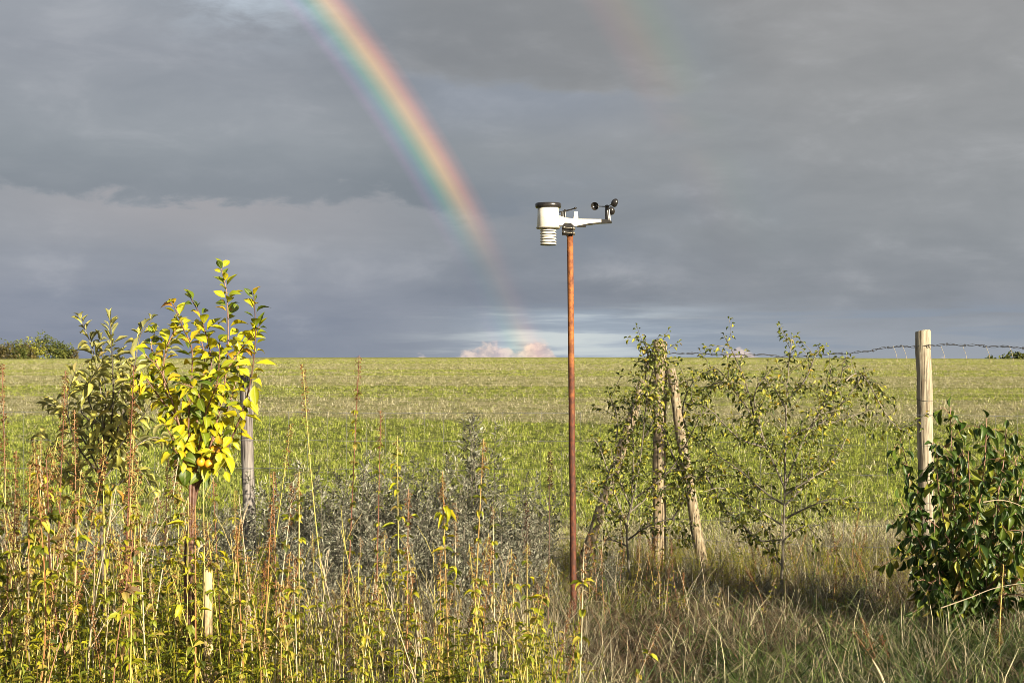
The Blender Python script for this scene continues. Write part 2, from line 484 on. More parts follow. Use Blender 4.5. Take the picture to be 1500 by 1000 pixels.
M['wire_metal'] = plain_mat('wire_metal', (.26, .26, .26), .5, .6, (.12, .11, .10), 30, .6)
M['bolt_metal'] = plain_mat('bolt_metal', (.42, .38, .30), .4, .8, (.12, .09, .06), 60, .8)
M['dark_wire'] = plain_mat('dark_wire', (.05, .05, .05), .6, .3, (.10, .07, .05), 40, .5)
M['fruit'] = plain_mat('fruit', (.75, .36, .02), .4, 0, (.6, .22, .02), 30, .6)

# rusted steel
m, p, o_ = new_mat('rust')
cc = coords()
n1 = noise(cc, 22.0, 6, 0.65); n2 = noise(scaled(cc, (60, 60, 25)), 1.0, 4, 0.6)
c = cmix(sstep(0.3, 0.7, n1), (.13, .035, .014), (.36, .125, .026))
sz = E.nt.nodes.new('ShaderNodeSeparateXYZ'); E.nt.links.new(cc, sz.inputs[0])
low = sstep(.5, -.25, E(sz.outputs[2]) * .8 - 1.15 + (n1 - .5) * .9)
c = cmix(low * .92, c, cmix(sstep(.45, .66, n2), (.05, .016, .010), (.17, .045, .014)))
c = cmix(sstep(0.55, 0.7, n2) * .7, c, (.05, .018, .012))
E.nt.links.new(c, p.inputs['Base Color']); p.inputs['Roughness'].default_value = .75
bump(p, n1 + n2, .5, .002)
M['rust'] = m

# blades of grass, by tone
def grass_mat(name, stops, transl=.25, rough=.55):
    return leaf_mat(name, stops, transl, rough, spec=.3)
M['grass_green'] = grass_mat('grass_green', [(0, (.03, .055, .014)), (.4, (.085, .13, .03)), (.72, (.18, .23, .055)), (.88, (.33, .33, .15)), (1, (.48, .43, .26))])
M['grass_dry'] = grass_mat('grass_dry', [(0, (.06, .045, .025)), (.35, (.22, .175, .095)), (.75, (.42, .36, .23)), (1, (.56, .50, .36))], .2)
M['grass_dead'] = grass_mat('grass_dead', [(0, (.07, .04, .022)), (.5, (.17, .105, .055)), (.85, (.29, .21, .12)), (1, (.38, .31, .20))], .15)
M['crop'] = grass_mat('crop', [(0, (.07, .11, .014)), (.3, (.22, .28, .03)), (.6, (.38, .43, .055)), (.85, (.52, .54, .11)), (1, (.64, .62, .24))], .25)
M['straw'] = grass_mat('straw', [(0, (.20, .17, .08)), (.35, (.46, .41, .22)), (.75, (.60, .53, .34)), (1, (.78, .71, .52))], .2)

# ground sheet: soil and litter near, drilled crop and stubble bands on the field
m, p, o_ = new_mat('field_ground')
g = E.nt.nodes.new('ShaderNodeNewGeometry'); P = g.outputs['Position']
sp = E.nt.nodes.new('ShaderNodeSeparateXYZ'); E.nt.links.new(P, sp.inputs[0])
gx, gy = E(sp.outputs[0]), E(sp.outputs[1])
wx = noise(scaled(P, (.02, .06, 0)), 1.0, 3)
yy = gy + (wx - .5) * 9.0 + gx * .03
fine = noise(scaled(P, (9, 6, 0)), 1.0, 6, .8)
clump = noise(scaled(P, (.55, 1.6, 0)), 1.0, 5, .6)
rows = noise(scaled(P, (.03, .55, 0)), 1.0, 4, .65)
spk = noise(scaled(P, (4.5, .8, 0)), 1.0, 6, .8)
green = cmix(sstep(.42, .60, fine), (.08, .10, .02), (.30, .32, .07))
ygreen = cmix(sstep(.44, .58, spk), (.14, .165, .024), (.56, .56, .14))
tan = cmix(sstep(.38, .62, fine), (.32, .28, .12), (.62, .57, .30))
band = sstep(27.5, 30.5, yy) * sstep(38, 33.5, yy) + sstep(44, 48, yy) * sstep(56, 51, yy) * .8 + sstep(62, 66, yy) * sstep(76, 70, yy) * .55 + sstep(88, 92, yy) * sstep(104, 98, yy) * .4
stub = E.m('MINIMUM', band * .75 + (sstep(.50, .60, rows) * .8 + sstep(.5, .64, clump) * .3) * sstep(26, 40, gy) + .05, 1.0)
c = cmix(sstep(30, 60, gy), green, ygreen)
c = cmix(stub * sstep(.3, .62, clump * .5 + spk * .5), c, tan)
litter = cmix(sstep(.38, .62, fine), (.09, .07, .04), (.46, .39, .24))
c = cmix(sstep(16.5, 12.0, gy + (clump - .5) * 6), c, litter)
E.nt.links.new(c, p.inputs['Base Color']); p.inputs['Roughness'].default_value = .95; p.inputs['Specular IOR Level'].default_value = .1
bump(p, fine + spk * 2.0, 1.0, .12)
M['ground'] = m


# ------------------------------------------------------------------ ground
ys = np.concatenate([np.linspace(-40, 2, 12), np.linspace(3, 30, 70), np.linspace(31, 150, 100), np.linspace(153, 330, 60), np.geomspace(345, 7000, 30)])
us = np.linspace(-1, 1, 121)
Vv = []
for y in ys:
    half = 60 + abs(y) * 1.1
    xs = us * half
    Vv.append(np.c_[xs, np.full_like(xs, y), hgt(xs, np.full_like(xs, y))])
gb = MB()
nx = len(us)
gb.add(np.concatenate(Vv), [[i * nx + j, i * nx + j + 1, (i + 1) * nx + j + 1, (i + 1) * nx + j] for i in range(len(ys) - 1) for j in range(nx - 1)])
gr = link('field_ground', gb.mesh('field_ground', M['ground']))
tag(gr, 'wide gently rising farm field of young green crop and pale stubble bands', 'field', kind='structure')


# ------------------------------------------------------------------ fence
fence = thing('wire_fence', 'farm fence of weathered round posts with wire mesh and barbed top strand', 'fence', at(967, 830, 11.3))
fb = fence.location.copy()
def post(px0, py0, px1, py1, Y0, Y1, r0, r1, mat, label, seed, below=0.35):
    """round timber from its foot (pixel 1) to its top (pixel 0)"""
    a, b = at(px1, py1, Y1), at(px0, py0, Y0)
    d = (b - a).normalized(); a = a - d * below
    mb = MB(); rr = random.Random(seed)
    n = 14; k = 16
    pts = []; rad = []
    for i in range(n + 1):
        u = i / n
        pts.append(a.lerp(b, u) + Vector((rr.uniform(-1, 1), rr.uniform(-1, 1), 0)) * .0035)
        rad.append((r1 + (r0 - r1) * u) * rr.uniform(.97, 1.03))
    pts.append(b + d * .006); rad.append(r0 * .93)
    pts.append(b + d * .008); rad.append(r0 * .4)
    pts.append(b + d * .008); rad.append(r0 * .02)
    mb.tube([q - a for q in pts], rad, k)
    ob = link('post', mb.mesh('post', mat), fence, label=label)
    ob.location = a - fb
    return a, b
pL = post(360, 548, 366, 800, 11.4, 11.4, .048, .052, M['wood_grey'], 'grey leaning post behind the yellow sapling', 1)
pM = post(967, 501, 965, 830, 11.3, 11.3, .052, .055, M['wood_tan'], 'tan post between two slanting braces', 2)
pR = post(1352, 486, 1360, 850, 10.6, 10.6, .056, .056, M['wood_pale'], 'pale upright post rising behind the dark bush', 3)
for (a, b, mt, lb, sd_) in (((942, 560), (850, 838), M['wood_lichen'], 'lichen spotted brace slanting down to the left', 4),
                        ((982, 540), (1030, 835), M['wood_lichen'], 'weathered brace slanting down to the right', 5)):
    x = at(a[0], a[1], 11.25); y = at(b[0], b[1], 11.0)
    mb = MB(); rr = random.Random(sd_); n = 10
    pts = [y.lerp(x, i / n) + Vector((rr.uniform(-1, 1), rr.uniform(-1, 1), rr.uniform(-1, 1))) * .005 for i in range(n + 1)]
    rad = [(.044 - .007 * i / n) * rr.uniform(.95, 1.05) for i in range(n + 1)]
    d = (pts[-1] - pts[0]).normalized()
    pts = [pts[0] - d * .2] + pts + [pts[-1] + d * .004]; rad = [rad[0]] + rad + [.01]
    mb.tube([q - y for q in pts], rad, 14)
    ob = link('brace', mb.mesh('brace', mt), fence, label=lb); ob.location = y - fb
# wires: nodes along the fence line
def top_of(a, b, h): return a.lerp(b, 0) + (b - a) * 0 + Vector((0, 0, 0)) + (b - a).normalized() * h
line = [Vector((-8.5, 11.6, 0)), Vector((pL[0].x, 11.33, 0)), Vector((pM[0].x, 11.23, 0)), Vector((pR[0].x, 10.53, 0)), Vector((6.5, 10.1, 0))]
def along(h, sag=0.012, step=.25, wob=.004, seed=0):
    rr = random.Random(seed); pts = []
    for a, b in zip(line[:-1], line[1:]):
        n = max(2, int((b - a).length / step))
        for i in range(n):
            u = i / n; q = a.lerp(b, u)
            pts.append(Vector((q.x, q.y, h - sag * 4 * u * (1 - u) + rr.uniform(-wob, wob))))
    pts.append(Vector((line[-1].x, line[-1].y, h)))
    return pts
for i, h in enumerate((.12, .27, .42, .60, .80, 1.02, 1.24)):
    mb = MB(); mb.tube([q - fb for q in along(h, seed=i)], .0014, 4)
    link('wire_strand', mb.mesh('wire_strand', M['wire_metal']), fence)
mb = MB()
for a, b in zip(line[:-1], line[1:]):
    n = int((b - a).length / .15)
    for i in range(1, n):
        q = a.lerp(b, i / n) - fb
        mb.tube([(q.x, q.y, .05 - fb.z), (q.x + rnd.uniform(-.01, .01), q.y, .7 - fb.z), (q.x, q.y, 1.24 - fb.z)], .0011, 3)
st = link('stay_wires', mb.mesh('stay_wires', M['wire_metal']), fence, kind='stuff')
# barbed top strand: two twisted wires, slack between the posts
tp = [pM[1] + Vector((.06, -.06, -.09)), at(1060, 518, 11.1), at(1150, 522, 11.0), at(1240, 518, 10.8), at(1300, 509, 10.7), pR[1] + Vector((0, -.06, -.10)), at(1430, 505, 10.4), at(1510, 511, 10.2), at(1640, 512, 9.9)]
dense = []
for a, b in zip(tp[:-1], tp[1:]):
    for i in range(14): dense.append(a.lerp(b, i / 14))
dense.append(tp[-1])
lowf = [Vector((0, 0, math.sin(i * .35) * .004 + math.sin(i * .83 + 1) * .003)) for i in range(len(dense))]
mb = MB()
for ph in (0, math.pi):
    mb.tube([q + l + Vector((0, math.sin(i * 1.1 + ph) * .006, math.cos(i * 1.1 + ph) * .006)) - fb for i, (q, l) in enumerate(zip(dense, lowf))], .0022, 5)
for i in range(6, len(dense), 5):
    q = dense[i] + lowf[i] - fb
    for s in (-1, 1):
        mb.tube([q + Vector((-.004, 0, -.012 * s)), q + Vector((0, .006, 0)), q + Vector((.006, -.004, .013 * s))], [.0008, .0018, .0006], 4)
link('barbed_strand', mb.mesh('barbed_strand', M['dark_wire']), fence)
mb = MB()   # broken stay ends hanging below the barbed strand, right of the pale post
for px in (1312, 1326, 1382, 1414, 1448, 1482):
    a = at(px - 4, 506, 10.5); b = at(px + 3, 530, 10.45)
    mb.tube([a - fb, (a + b) / 2 + Vector((.006, 0, 0)) - fb, b - fb], .0013, 4)
link('stay_ends', mb.mesh('stay_ends', M['stem_pale']), fence, kind='stuff')
mb = MB()   # loops of wire wrapped round the posts
for (a, b), hs in ((pM, (.30, .58, .78, 1.0)), (pR, (.55, .85, 1.35)), (pL, (1.02, .72))):
    for h in hs:
        c0 = a.lerp(b, (h - a.z) / (b.z - a.z)) - fb
        mb.tube([c0 + Vector((math.cos(w) * .058, math.sin(w) * .058, .012 * math.sin(w + h * 9))) for w in np.linspace(0, 2 * math.pi, 15)], .0017, 4)
link('wire_loops', mb.mesh('wire_loops', M['dark_wire']), fence, kind='stuff')


# ------------------------------------------------------------------ weather station
SY = 8.5; u_ = SY / F            # metres for one photo pixel at that distance
top = at(835, 345, SY); foot = at(841, 905, SY)
foot.z = ground(foot.x, foot.y) - .1
ws = thing('weather_station', 'white weather station with black spinning cups clamped on a thin rusty pole', 'weather station', (foot.x, foot.y, foot.z + .1))
wl = ws.location.copy()
mb = MB(); n = 12
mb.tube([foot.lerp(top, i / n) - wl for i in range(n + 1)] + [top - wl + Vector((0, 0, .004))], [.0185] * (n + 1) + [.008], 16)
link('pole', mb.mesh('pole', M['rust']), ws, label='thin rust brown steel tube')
def W(x, y, z=0.0):
    """offset from the top of the pole: photo pixels right, metres deep, photo pixels up"""
    return (x * u_, z, y * u_)
def wpart(name, mb, mat, parent=None):
    ob = link(name, mb.mesh(name, mat), parent or ws)
    if parent is None: ob.location = top - wl
    return ob
# rain gauge housing, slightly tapered and rounded-square
def rsq(r, sq=0.35, k=32):
    o = []
    for j in range(k):
        w = 2 * math.pi * j / k
        c, s = math.cos(w), math.sin(w)
        q = (abs(c) ** 4 + abs(s) ** 4) ** (-.25)
        rr = r * (1 - sq + sq * q)
        o.append((rr * c, rr * s))
    return o
def loft(mb, cx, prof, sq=.35, k=32, smooth=True):
    vs = []
    for r, z in prof:
        vs += [(cx * u_ + x, y, z * u_) for x, y in rsq(max(r, .02) * u_, sq, k)]
    n = len(prof)
    mb.add(vs, [[i * k + j, i * k + (j + 1) % k, (i + 1) * k + (j + 1) % k, (i + 1) * k + j] for i in range(n - 1) for j in range(k)], 0, smooth)
GX = -32
mb = MB(); loft(mb, GX, [(.02, 12.0), (15.5, 12.0), (16.2, 12.6), (15.9, 26), (15.6, 40), (.02, 40)], .3)
housing = wpart('gauge_housing', mb, M['white_plastic'])
mb = MB(); loft(mb, GX, [(.02, 10.2), (17.2, 10.2), (17.8, 10.9), (17.6, 12.2), (.02, 12.2)], .3)
wpart('base_rim', mb, plain_mat('grey_plastic', (.34, .31, .25), .45))
mb = MB(); loft(mb, GX, [(15.6, 40), (18.2, 40.5), (19, 42), (19.2, 46), (18.4, 47.2), (17.4, 47.2), (14, 43), (5, 41), (.02, 40.6)], .15)
wpart('funnel_rim', mb, M['black_plastic'])
shield = MB(); loft(shield, GX, [(.02, 10), (6.5, 10), (6.5, -11), (.02, -11)], 0)
sh = wpart('shield_core', shield, M['black_plastic'])
for i in range(6):
    z = 8.2 - i * 3.9
    mb = MB(); loft(mb, GX, [(6.0, z + 1.6), (10.2, z + .9), (11.9, z - .9), (12.1, z - 2.0), (11.4, z - 2.0), (10.0, z - .4), (6.0, z + .4)], 0)
    wpart('louver', mb, M['white_plastic'])
mb = MB(); loft(mb, GX, [(.02, -14.2), (11.2, -14.2), (11.6, -13.4), (.02, -13.0)], 0)
wpart('shield_bottom', mb, M['black_plastic'])
# arm
mb = MB(); mb.prism([p for p in [(-17 * u_, 14 * u_), (-2 * u_, 13 * u_), (8 * u_, 13 * u_), (30 * u_, 17.5 * u_), (46 * u_, 18.6 * u_), (46 * u_, 23.5 * u_), (12 * u_, 24 * u_), (-6 * u_, 25.5 * u_), (-17 * u_, 29 * u_)]], -.026, .026, .06)
wpart('arm', mb, M['white_plastic'])
mb = MB(); mb.prism([(4.5 * u_, 22.8 * u_), (12.2 * u_, 22.8 * u_), (11.2 * u_, 35 * u_), (6.2 * u_, 35 * u_)], -.02, .02, .08)
wpart('antenna_fin', mb, M['white_plastic'])
mb = MB(); mb.prism([(10 * u_, 12.2 * u_), (23 * u_, 12.2 * u_), (23 * u_, 16.4 * u_), (10 * u_, 13.6 * u_)], -.016, .016, .06)
mb.prism([(23 * u_, 14.6 * u_), (46 * u_, 17.6 * u_), (46 * u_, 18.8 * u_), (23 * u_, 16.2 * u_)], -.018, .018, .06)
wpart('arm_underside', mb, M['black_plastic'])
mb = MB(); mb.prism([(45 * u_, 17.4 * u_), (61 * u_, 18.0 * u_), (61 * u_, 20.6 * u_), (52 * u_, 23.4 * u_), (45 * u_, 23.6 * u_)], -.024, .024, .08)
mb.tube([W(56, 20), W(54.6, 30), W(54.2, 41)], [.019, .0135, .0105], 16)
wpart('cup_mast', mb, M['black_plastic'])
mb = MB(); mb.tube([W(58.4, 20, -.008), W(58.0, 26, -.008), W(57.2, 38, -.008)], [.006, .005, .003], 8)
wpart('mast_rib', mb, M['white_plastic'])
rot = MB(); rot.tube([W(54.2, 41), W(54.2, 44), W(54.2, 45)], [.0125, .0125, .006], 14, cap=True)
rotor = wpart('cup_rotor', rot, M['black_plastic'])
for a_, tl in ((180, .03), (66, -.26), (-52, .22)):
    d = Vector((math.cos(R(a_)), math.sin(R(a_)), tl)).normalized(); tg = Vector((-d.y, d.x, 0))
    c0 = Vector(W(54.2, 42.5)); c1 = c0 + d * .072
    mb = MB(); mb.tube([c0, c1 - d * .012], [.0032, .0026], 8)
    R3 = Matrix((d, Vector((0, 0, 1)), tg)).transposed().to_4x4()
    Mx = Matrix.Translation(c1) @ R3
    prof = [(.0001, -.024)] + [(.024 * math.sin(q), -.024 * math.cos(q)) for q in np.linspace(.2, math.pi / 2, 8)] + [(.024, .003), (.022, .003)] + [(.022 * math.sin(q), -.022 * math.cos(q)) for q in np.linspace(math.pi / 2, .2, 7)] + [(.0001, -.022)]
    mb.lathe(prof, k=20, M=Mx)
    wpart('wind_cup', mb, M['black_plastic'], rotor)
# wind vane behind the gauge
mb = MB(); mb.tube([W(-11, 22, .01), W(-11, 30, .01), W(-11, 35, .01)], [.013, .0105, .0085], 12)
mb.tube([W(-7.5, 24, .01), W(-7.5, 36, .01), W(-7.5, 38.5, .01)], [.007, .0085, .005], 12)
vane = wpart('vane_hub', mb, M['black_plastic'])
mb = MB(); mb.tube([W(-9, 36, .01), W(0, 37.2, -.02), W(8, 39, -.045)], [.0045, .004, .0032], 8)
mb.tube([W(6.5, 38.6, -.04), W(8.2, 39.2, -.05)], [.0075, .006], 10, cap=True)
mb.tube([W(-9, 36, .01), W(-19, 34.5, .05)], [.004, .003], 8)
fn = Vector(W(-19, 34.5, .05))
mb.prism([(fn.x - .05, fn.z - .022), (fn.x, fn.z - .02), (fn.x, fn.z + .02), (fn.x - .06, fn.z + .026)], fn.y, fn.y + .003)
wpart('wind_vane', mb, M['black_plastic'])
# clamp with U bolts
mb = MB(); mb.prism([(-12 * u_, -.5 * u_), (5.5 * u_, -.5 * u_), (5.5 * u_, 13.4 * u_), (1 * u_, 17.5 * u_), (-7 * u_, 18 * u_), (-12 * u_, 13 * u_)], -.034, -.020, .08)
wpart('clamp_plate', mb, M['black_plastic'])
mb = MB(); mb.prism([(-10 * u_, 1 * u_), (5 * u_, 1 * u_), (5 * u_, 12.5 * u_), (-10 * u_, 12.5 * u_)], .020, .032, .08)
wpart('clamp_plate', mb, M['black_plastic'])
mb = MB(); mb.tube([W(-1, -.5), W(-1, 13)], .0215, 16)
wpart('clamp_sleeve', mb, M['bolt_metal'])
for z in (2.0, 9.0):
    mb = MB()
    mb.tube([W(-11, z + 2, -.047), W(-9, z + 1.8, -.052), W(-2, z + .6, -.054), W(4, z + .4, -.052), W(6.5, z, -.045), W(6.8, z, 0), W(6.5, z, .04)], .0034, 8)
    mb.tube([W(-9, z + 1.8, -.058), W(-9, z + 1.8, -.044)], .0075, 6, cap=True)
    mb.tube([W(4.6, z + .4, -.058), W(4.6, z + .4, -.044)], .0075, 6, cap=True)
    wpart('clamp_bolt', mb, M['bolt_metal'])


# ------------------------------------------------------------------ leaves as objects
LEAF = {}
def leaf_mesh(mat, kind):
    """six shapes of one kind of leaf, unit length along +y"""
    if (mat, kind) in LEAF: return LEAF[(mat, kind)]
    W_, fold, peak = {'broad': (.56, .35, .40), 'lance': (.30, .5, .45), 'oval': (.44, .75, .45), 'droop': (.24, .45, .35)}[kind]
    out_ = []
    for i in range(6):
        cu = (.25, .6, .9, 1.3, .05, 1.7)[i] * (1.5 if kind == 'droop' else 1)
        mb = MB(); mb.leaf(Matrix.Identity(4), 1.0, W_ * (1 + .12 * ((i % 3) - 1)), cu, fold * (1 + .4 * ((i % 2) - .5)), seg=6, peak=peak)
        mb.tube([(0, -.10, -.02), (0, 0, 0)], .012, 3)
        out_.append(mb.mesh(kind + '_leaf', M[mat]))
    LEAF[(mat, kind)] = out_
    return out_

def frame(pos, d, up, roll=0.0):
    d = Vector(d).normalized(); up = Vector(up)
    x = d.cross(up); x = x.normalized() if x.length > 1e-4 else d.orthogonal().normalized()
    z = x.cross(d)
    m = Matrix((x, d, z)).transposed()
    m = m @ Matrix.Rotation(roll, 3, 'Y')
    return Matrix.Translation(pos) @ m.to_4x4()

def put_leaf(parent, origin, mat, kind, pos, d, up, L, roll=0.0, rr=rnd):
    me = leaf_mesh(mat, kind)[rr.randrange(6)]
    o = bpy.data.objects.new('leaf', me); COL.objects.link(o); o.parent = parent
    o.matrix_basis = frame(Vector(pos) - origin, d, up, roll) @ Matrix.Scale(L, 4)
    return o

def spline(pts, n):
    """smooth polyline through the points"""
    P_ = [Vector(p) for p in pts]
    P_ = [P_[0] * 2 - P_[1]] + P_ + [P_[-1] * 2 - P_[-2]]
    out_ = []
    for i in range(1, len(P_) - 2):
        for k in range(n):
            t_ = k / n
            a, b, c_, d = P_[i - 1:i + 3]
            out_.append(.5 * ((2 * b) + (c_ - a) * t_ + (2 * a - 5 * b + 4 * c_ - d) * t_ ** 2 + (3 * b - a - 3 * c_ + d) * t_ ** 3))
    out_.append(P_[-2])
    return out_

def plen(pts): return sum((b - a).length for a, b in zip(pts[:-1], pts[1:]))

def sample(pts, s):
    for a, b in zip(pts[:-1], pts[1:]):
        l = (b - a).length
        if s <= l and l > 0: return a.lerp(b, s / l), (b - a).normalized()
        s -= l
    return pts[-1], (pts[-1] - pts[-2]).normalized()

def shoot_leaves(shoots, step, start, rr, L, spread, droop_lo, droop_hi, jit=.25):
    """yield leaf placements along shoots: pos, direction, size"""
    for pts in shoots:
        tot = plen(pts); s = tot * start; ang = rr.uniform(0, 6.28)
        while s < tot:
            q, tg = sample(pts, s); u = s / tot
            ang += 2.4 + rr.uniform(-.4, .4)
            side = tg.orthogonal().normalized(); side = Quaternion(tg, ang) @ side
            dr = droop_lo + (droop_hi - droop_lo) * u
            d = side * spread + tg * (.35 + .6 * u) + Vector((0, 0, -dr)) + Vector((rr.uniform(-1, 1), rr.uniform(-1, 1), rr.uniform(-1, 1))) * jit
            yield q + d.normalized() * .012, d.normalized(), L * rr.uniform(.55, 1.25) * (1 - .3 * max(0, (u - .8) / .2))
            s += step * rr.uniform(.6, 1.5)
        q, tg = sample(pts, tot - 1e-4)
        yield q, (tg + Vector((rr.uniform(-.2, .2), rr.uniform(-.2, .2), .3))).normalized(), L * .75

def stem_tubes(mb, shoots, r0, r1, k=6):
    for pts in shoots:
        n = len(pts); mb.tube(pts, [r0 + (r1 - r0) * i / (n - 1) for i in range(n)], k, tone=rnd.random())


# ------------------------------------------------------------------ yellow sapling tied to a stake
ySap = 6.4
root = at(272, 1075, ySap); root.z = ground(root.x, root.y)
sap = thing('young_fruit_tree', 'bright yellow leaved sapling with red shoots, tallest plant left of the pole', 'sapling', root)
rr = random.Random(21)
trunk_pts = [root - Vector((0, 0, .1)), at(274, 990, ySap), at(279, 860, ySap), at(283, 740, ySap), at(284, 700, ySap)]
mb = MB(); mb.tube([q - root for q in spline(trunk_pts, 6)], [.0105 - .003 * i / 24 for i in range(25)], 10)
mb.tube([q - root for q in spline([at(281, 1060, 6.42), at(284, 930, 6.43), at(281, 800, 6.42), at(290, 690, 6.4)], 6)], .0065, 8)
mb.tube([q - root for q in spline([at(262, 1040, 6.45), at(272, 930, 6.42), at(272, 800, 6.44), at(296, 690, 6.42)], 6)], .0055, 8)
mb.tube([q - root for q in spline([at(268, 1040, 6.38), at(270, 930, 6.38), at(277, 800, 6.39), at(279, 690, 6.4)], 6)], .007, 8)
link('trunk', mb.mesh('trunk', M['bark_red']), sap)
def sh_(*a):   # pixel polyline with its depth offset at the tip
    dz = a[-1]; pp = a[:-1]; n = len(pp)
    return spline([at(x, y, ySap + dz * i / (n - 1)) for i, (x, y) in enumerate(pp)], 5)
shoots = [sh_((284, 720), (312, 640), (332, 540), (333, 440), (324, 392), .0),
          sh_((286, 715), (330, 660), (362, 580), (374, 500), (372, 432), -.10),
          sh_((282, 720), (296, 640), (310, 540), (296, 470), (279, 436), .12),
          sh_((281, 715), (276, 620), (282, 520), (268, 480), (254, 445), -.16),
          sh_((281, 700), (262, 620), (236, 545), (212, 520), -.15),
          sh_((283, 700), (275, 640), (250, 585), (225, 560), .18),
          sh_((285, 700), (300, 610), (318, 560), (322, 500), -.22),
          sh_((284, 690), (320, 630), (345, 560), (352, 500), .2),
          sh_((283, 690), (290, 600), (300, 530), (290, 480), .25),
          sh_((280, 700), (262, 660), (242, 622), -.2), sh_((262, 620), (232, 580), (208, 548), (200, 562), -.1), sh_((236, 545), (222, 510), (226, 488), .05), sh_((284, 700), (262, 668), (250, 650), -.3), sh_((300, 600), (285, 570), (262, 560), -.3),
          sh_((285, 705), (306, 680), (322, 655), (330, 690), -.15),
          sh_((300, 600), (330, 545), (362, 500), (380, 478), -.05),
          sh_((262, 620), (240, 560), (244, 510), (262, 475), -.05)]
mb = MB(); stem_tubes(mb, [[q - root for q in s] for s in shoots], .0055, .002, 6)
link('branches', mb.mesh('branches', M['bark_red']), sap)
cnt = 0; plc = []
for q, d, L in shoot_leaves(shoots, .0145, .16, rr, .074, .95, 1.4, -.3, .45):
    plc.append((q, d, L))
plc.sort(key=lambda e: e[0].y)
mbr = MB()
for q, d, L in plc:
    if cnt < 290: put_leaf(sap, root, 'yellow_leaf', 'broad', q, d, (0, -.3, 1), L, rr.uniform(-.7, .7), rr); cnt += 1
    else: mbr.leaf(frame(q - root, d, (0, -.3, 1), rr.uniform(-.7, .7)), L, L * .56, rr.uniform(.2, 1.3), .35, rr.random(), seg=6, peak=.4)
if mbr.n: link('foliage', mbr.mesh('foliage', M['yellow_leaf']), sap, kind='stuff')
for (x, y, l) in ((373, 582, .095), (362, 600, .06), (298, 640, .055), (320, 655, .06), (268, 660, .05), (322, 690, .055)):   # big leaves hanging by the post
    put_leaf(sap, root, 'yellow_leaf', 'broad', at(x, y - 18, 6.3), (rr.uniform(-.2, .2), -.2, -1), (rr.uniform(-.3, .4), -1, .2), l, 0, rr); cnt += 1
for (x, y) in ((294, 676), (306, 679)):
    mb = MB(); c0 = at(x, y, 6.3) - root
    mb.lathe([(.0001, -.02)] + [(.0195 * math.sin(q), -.0205 * math.cos(q)) for q in np.linspace(.15, math.pi - .15, 10)] + [(.0001, .018)], c=c0, k=16)
    mb.tube([c0 + Vector((0, 0, .018)), c0 + Vector((.004, .01, .04))], .0015, 4)
    link('fruit', mb.mesh('fruit', M['fruit']), sap)
# twine between sapling and fence post
# stake
sb = at(306, 1080, 6.35); sb.z = ground(sb.x, sb.y)
stt = at(304, 836, 6.35)
mb = MB(); r5 = random.Random(5); n = 16
pts = [(sb - Vector((0, 0, .2))).lerp(stt, i / n) - sb for i in range(n + 1)] + [stt + Vector((0, 0, .006)) - sb, stt + Vector((0, 0, .007)) - sb]
mb.tube(pts, [.0205 * r5.uniform(.95, 1.05) for _ in range(n + 1)] + [.014, .0005], 14)
sk_ = link('wooden_stake', mb.mesh('wooden_stake', M['birch'])); sk_.location = sb
tag(sk_, 'short pale round stake standing close beside the yellow sapling trunk', 'stake')


# ------------------------------------------------------------------ olive leaved tree behind it
yO = 7.6
oroot = at(150, 960, yO); oroot.z = ground(oroot.x, oroot.y)
olv = thing('young_olive_green_tree', 'slim tree with narrow olive green leaves left of the yellow sapling', 'sapling', oroot)
rr = random.Random(31)
def so(*a):
    dz = a[-1]; pp = a[:-1]; n = len(pp)
    return spline([at(x, y, yO + dz * i / (n - 1)) for i, (x, y) in enumerate(pp)], 5)
mb = MB(); mb.tube([q - oroot for q in spline([oroot - Vector((0, 0, .1)), at(152, 860, yO), at(148, 740, yO), at(150, 690, yO)], 6)], [.016 - .006 * i / 18 for i in range(19)], 8)
link('trunk', mb.mesh('trunk', M['bark_grey']), olv)
shoots = [so((150, 690), (150, 600), (138, 520), (118, 468), .1), so((150, 690), (165, 600), (164, 520), (161, 468), -.1),
          so((150, 690), (178, 610), (196, 540), (206, 490), (222, 468), .15), so((150, 700), (120, 640), (90, 600), (70, 592), .2),
          so((150, 700), (112, 650), (98, 590), (110, 545), -.2), so((150, 690), (185, 640), (215, 600), (232, 570), -.1),
          so((150, 690), (140, 620), (128, 570), (150, 530), -.25), so((152, 700), (190, 660), (225, 640), (248, 650), .2),
          so((150, 720), (110, 690), (78, 650), (62, 640), -.1), so((150, 720), (120, 700), (90, 690), (70, 710), .1),
          so((150, 730), (185, 700), (205, 690), (225, 720), -.2), so((160, 600), (180, 560), (175, 520), .2),
          so((185, 640), (195, 590), (190, 545), .1), so((148, 750), (120, 740), (95, 760), .0), so((148, 740), (175, 740), (190, 765), .1),
          so((138, 620), (118, 600), (130, 560), .1), so((205, 600), (220, 560), (240, 530), (258, 470), .1),
          so((150, 650), (155, 580), (148, 500), .2), so((170, 640), (185, 600), (210, 570), -.3)]
mb = MB(); stem_tubes(mb, [[q - oroot for q in s] for s in shoots], .0055, .002, 5)
link('branches', mb.mesh('branches', M['bark_grey']), olv)
pl = list(shoot_leaves(shoots, .0125, .16, rr, .086, 1.0, 1.0, -.2, .6))
rr.shuffle(pl); pl.sort(key=lambda e: e[0].y)
mbr = MB()
for i, (q, d, L) in enumerate(pl):
    if i < 296: put_leaf(olv, oroot, 'olive_leaf', 'lance', q, d, (0, -.3, 1), L, rr.uniform(-.8, .8), rr)
    else: mbr.leaf(frame(q - oroot, d, (0, -.3, 1), rr.uniform(-.8, .8)), L, L * .27, rr.uniform(.1, 1.2), .5, rr.random())
if mbr.n: link('foliage', mbr.mesh('foliage', M['olive_leaf']), olv, kind='stuff')


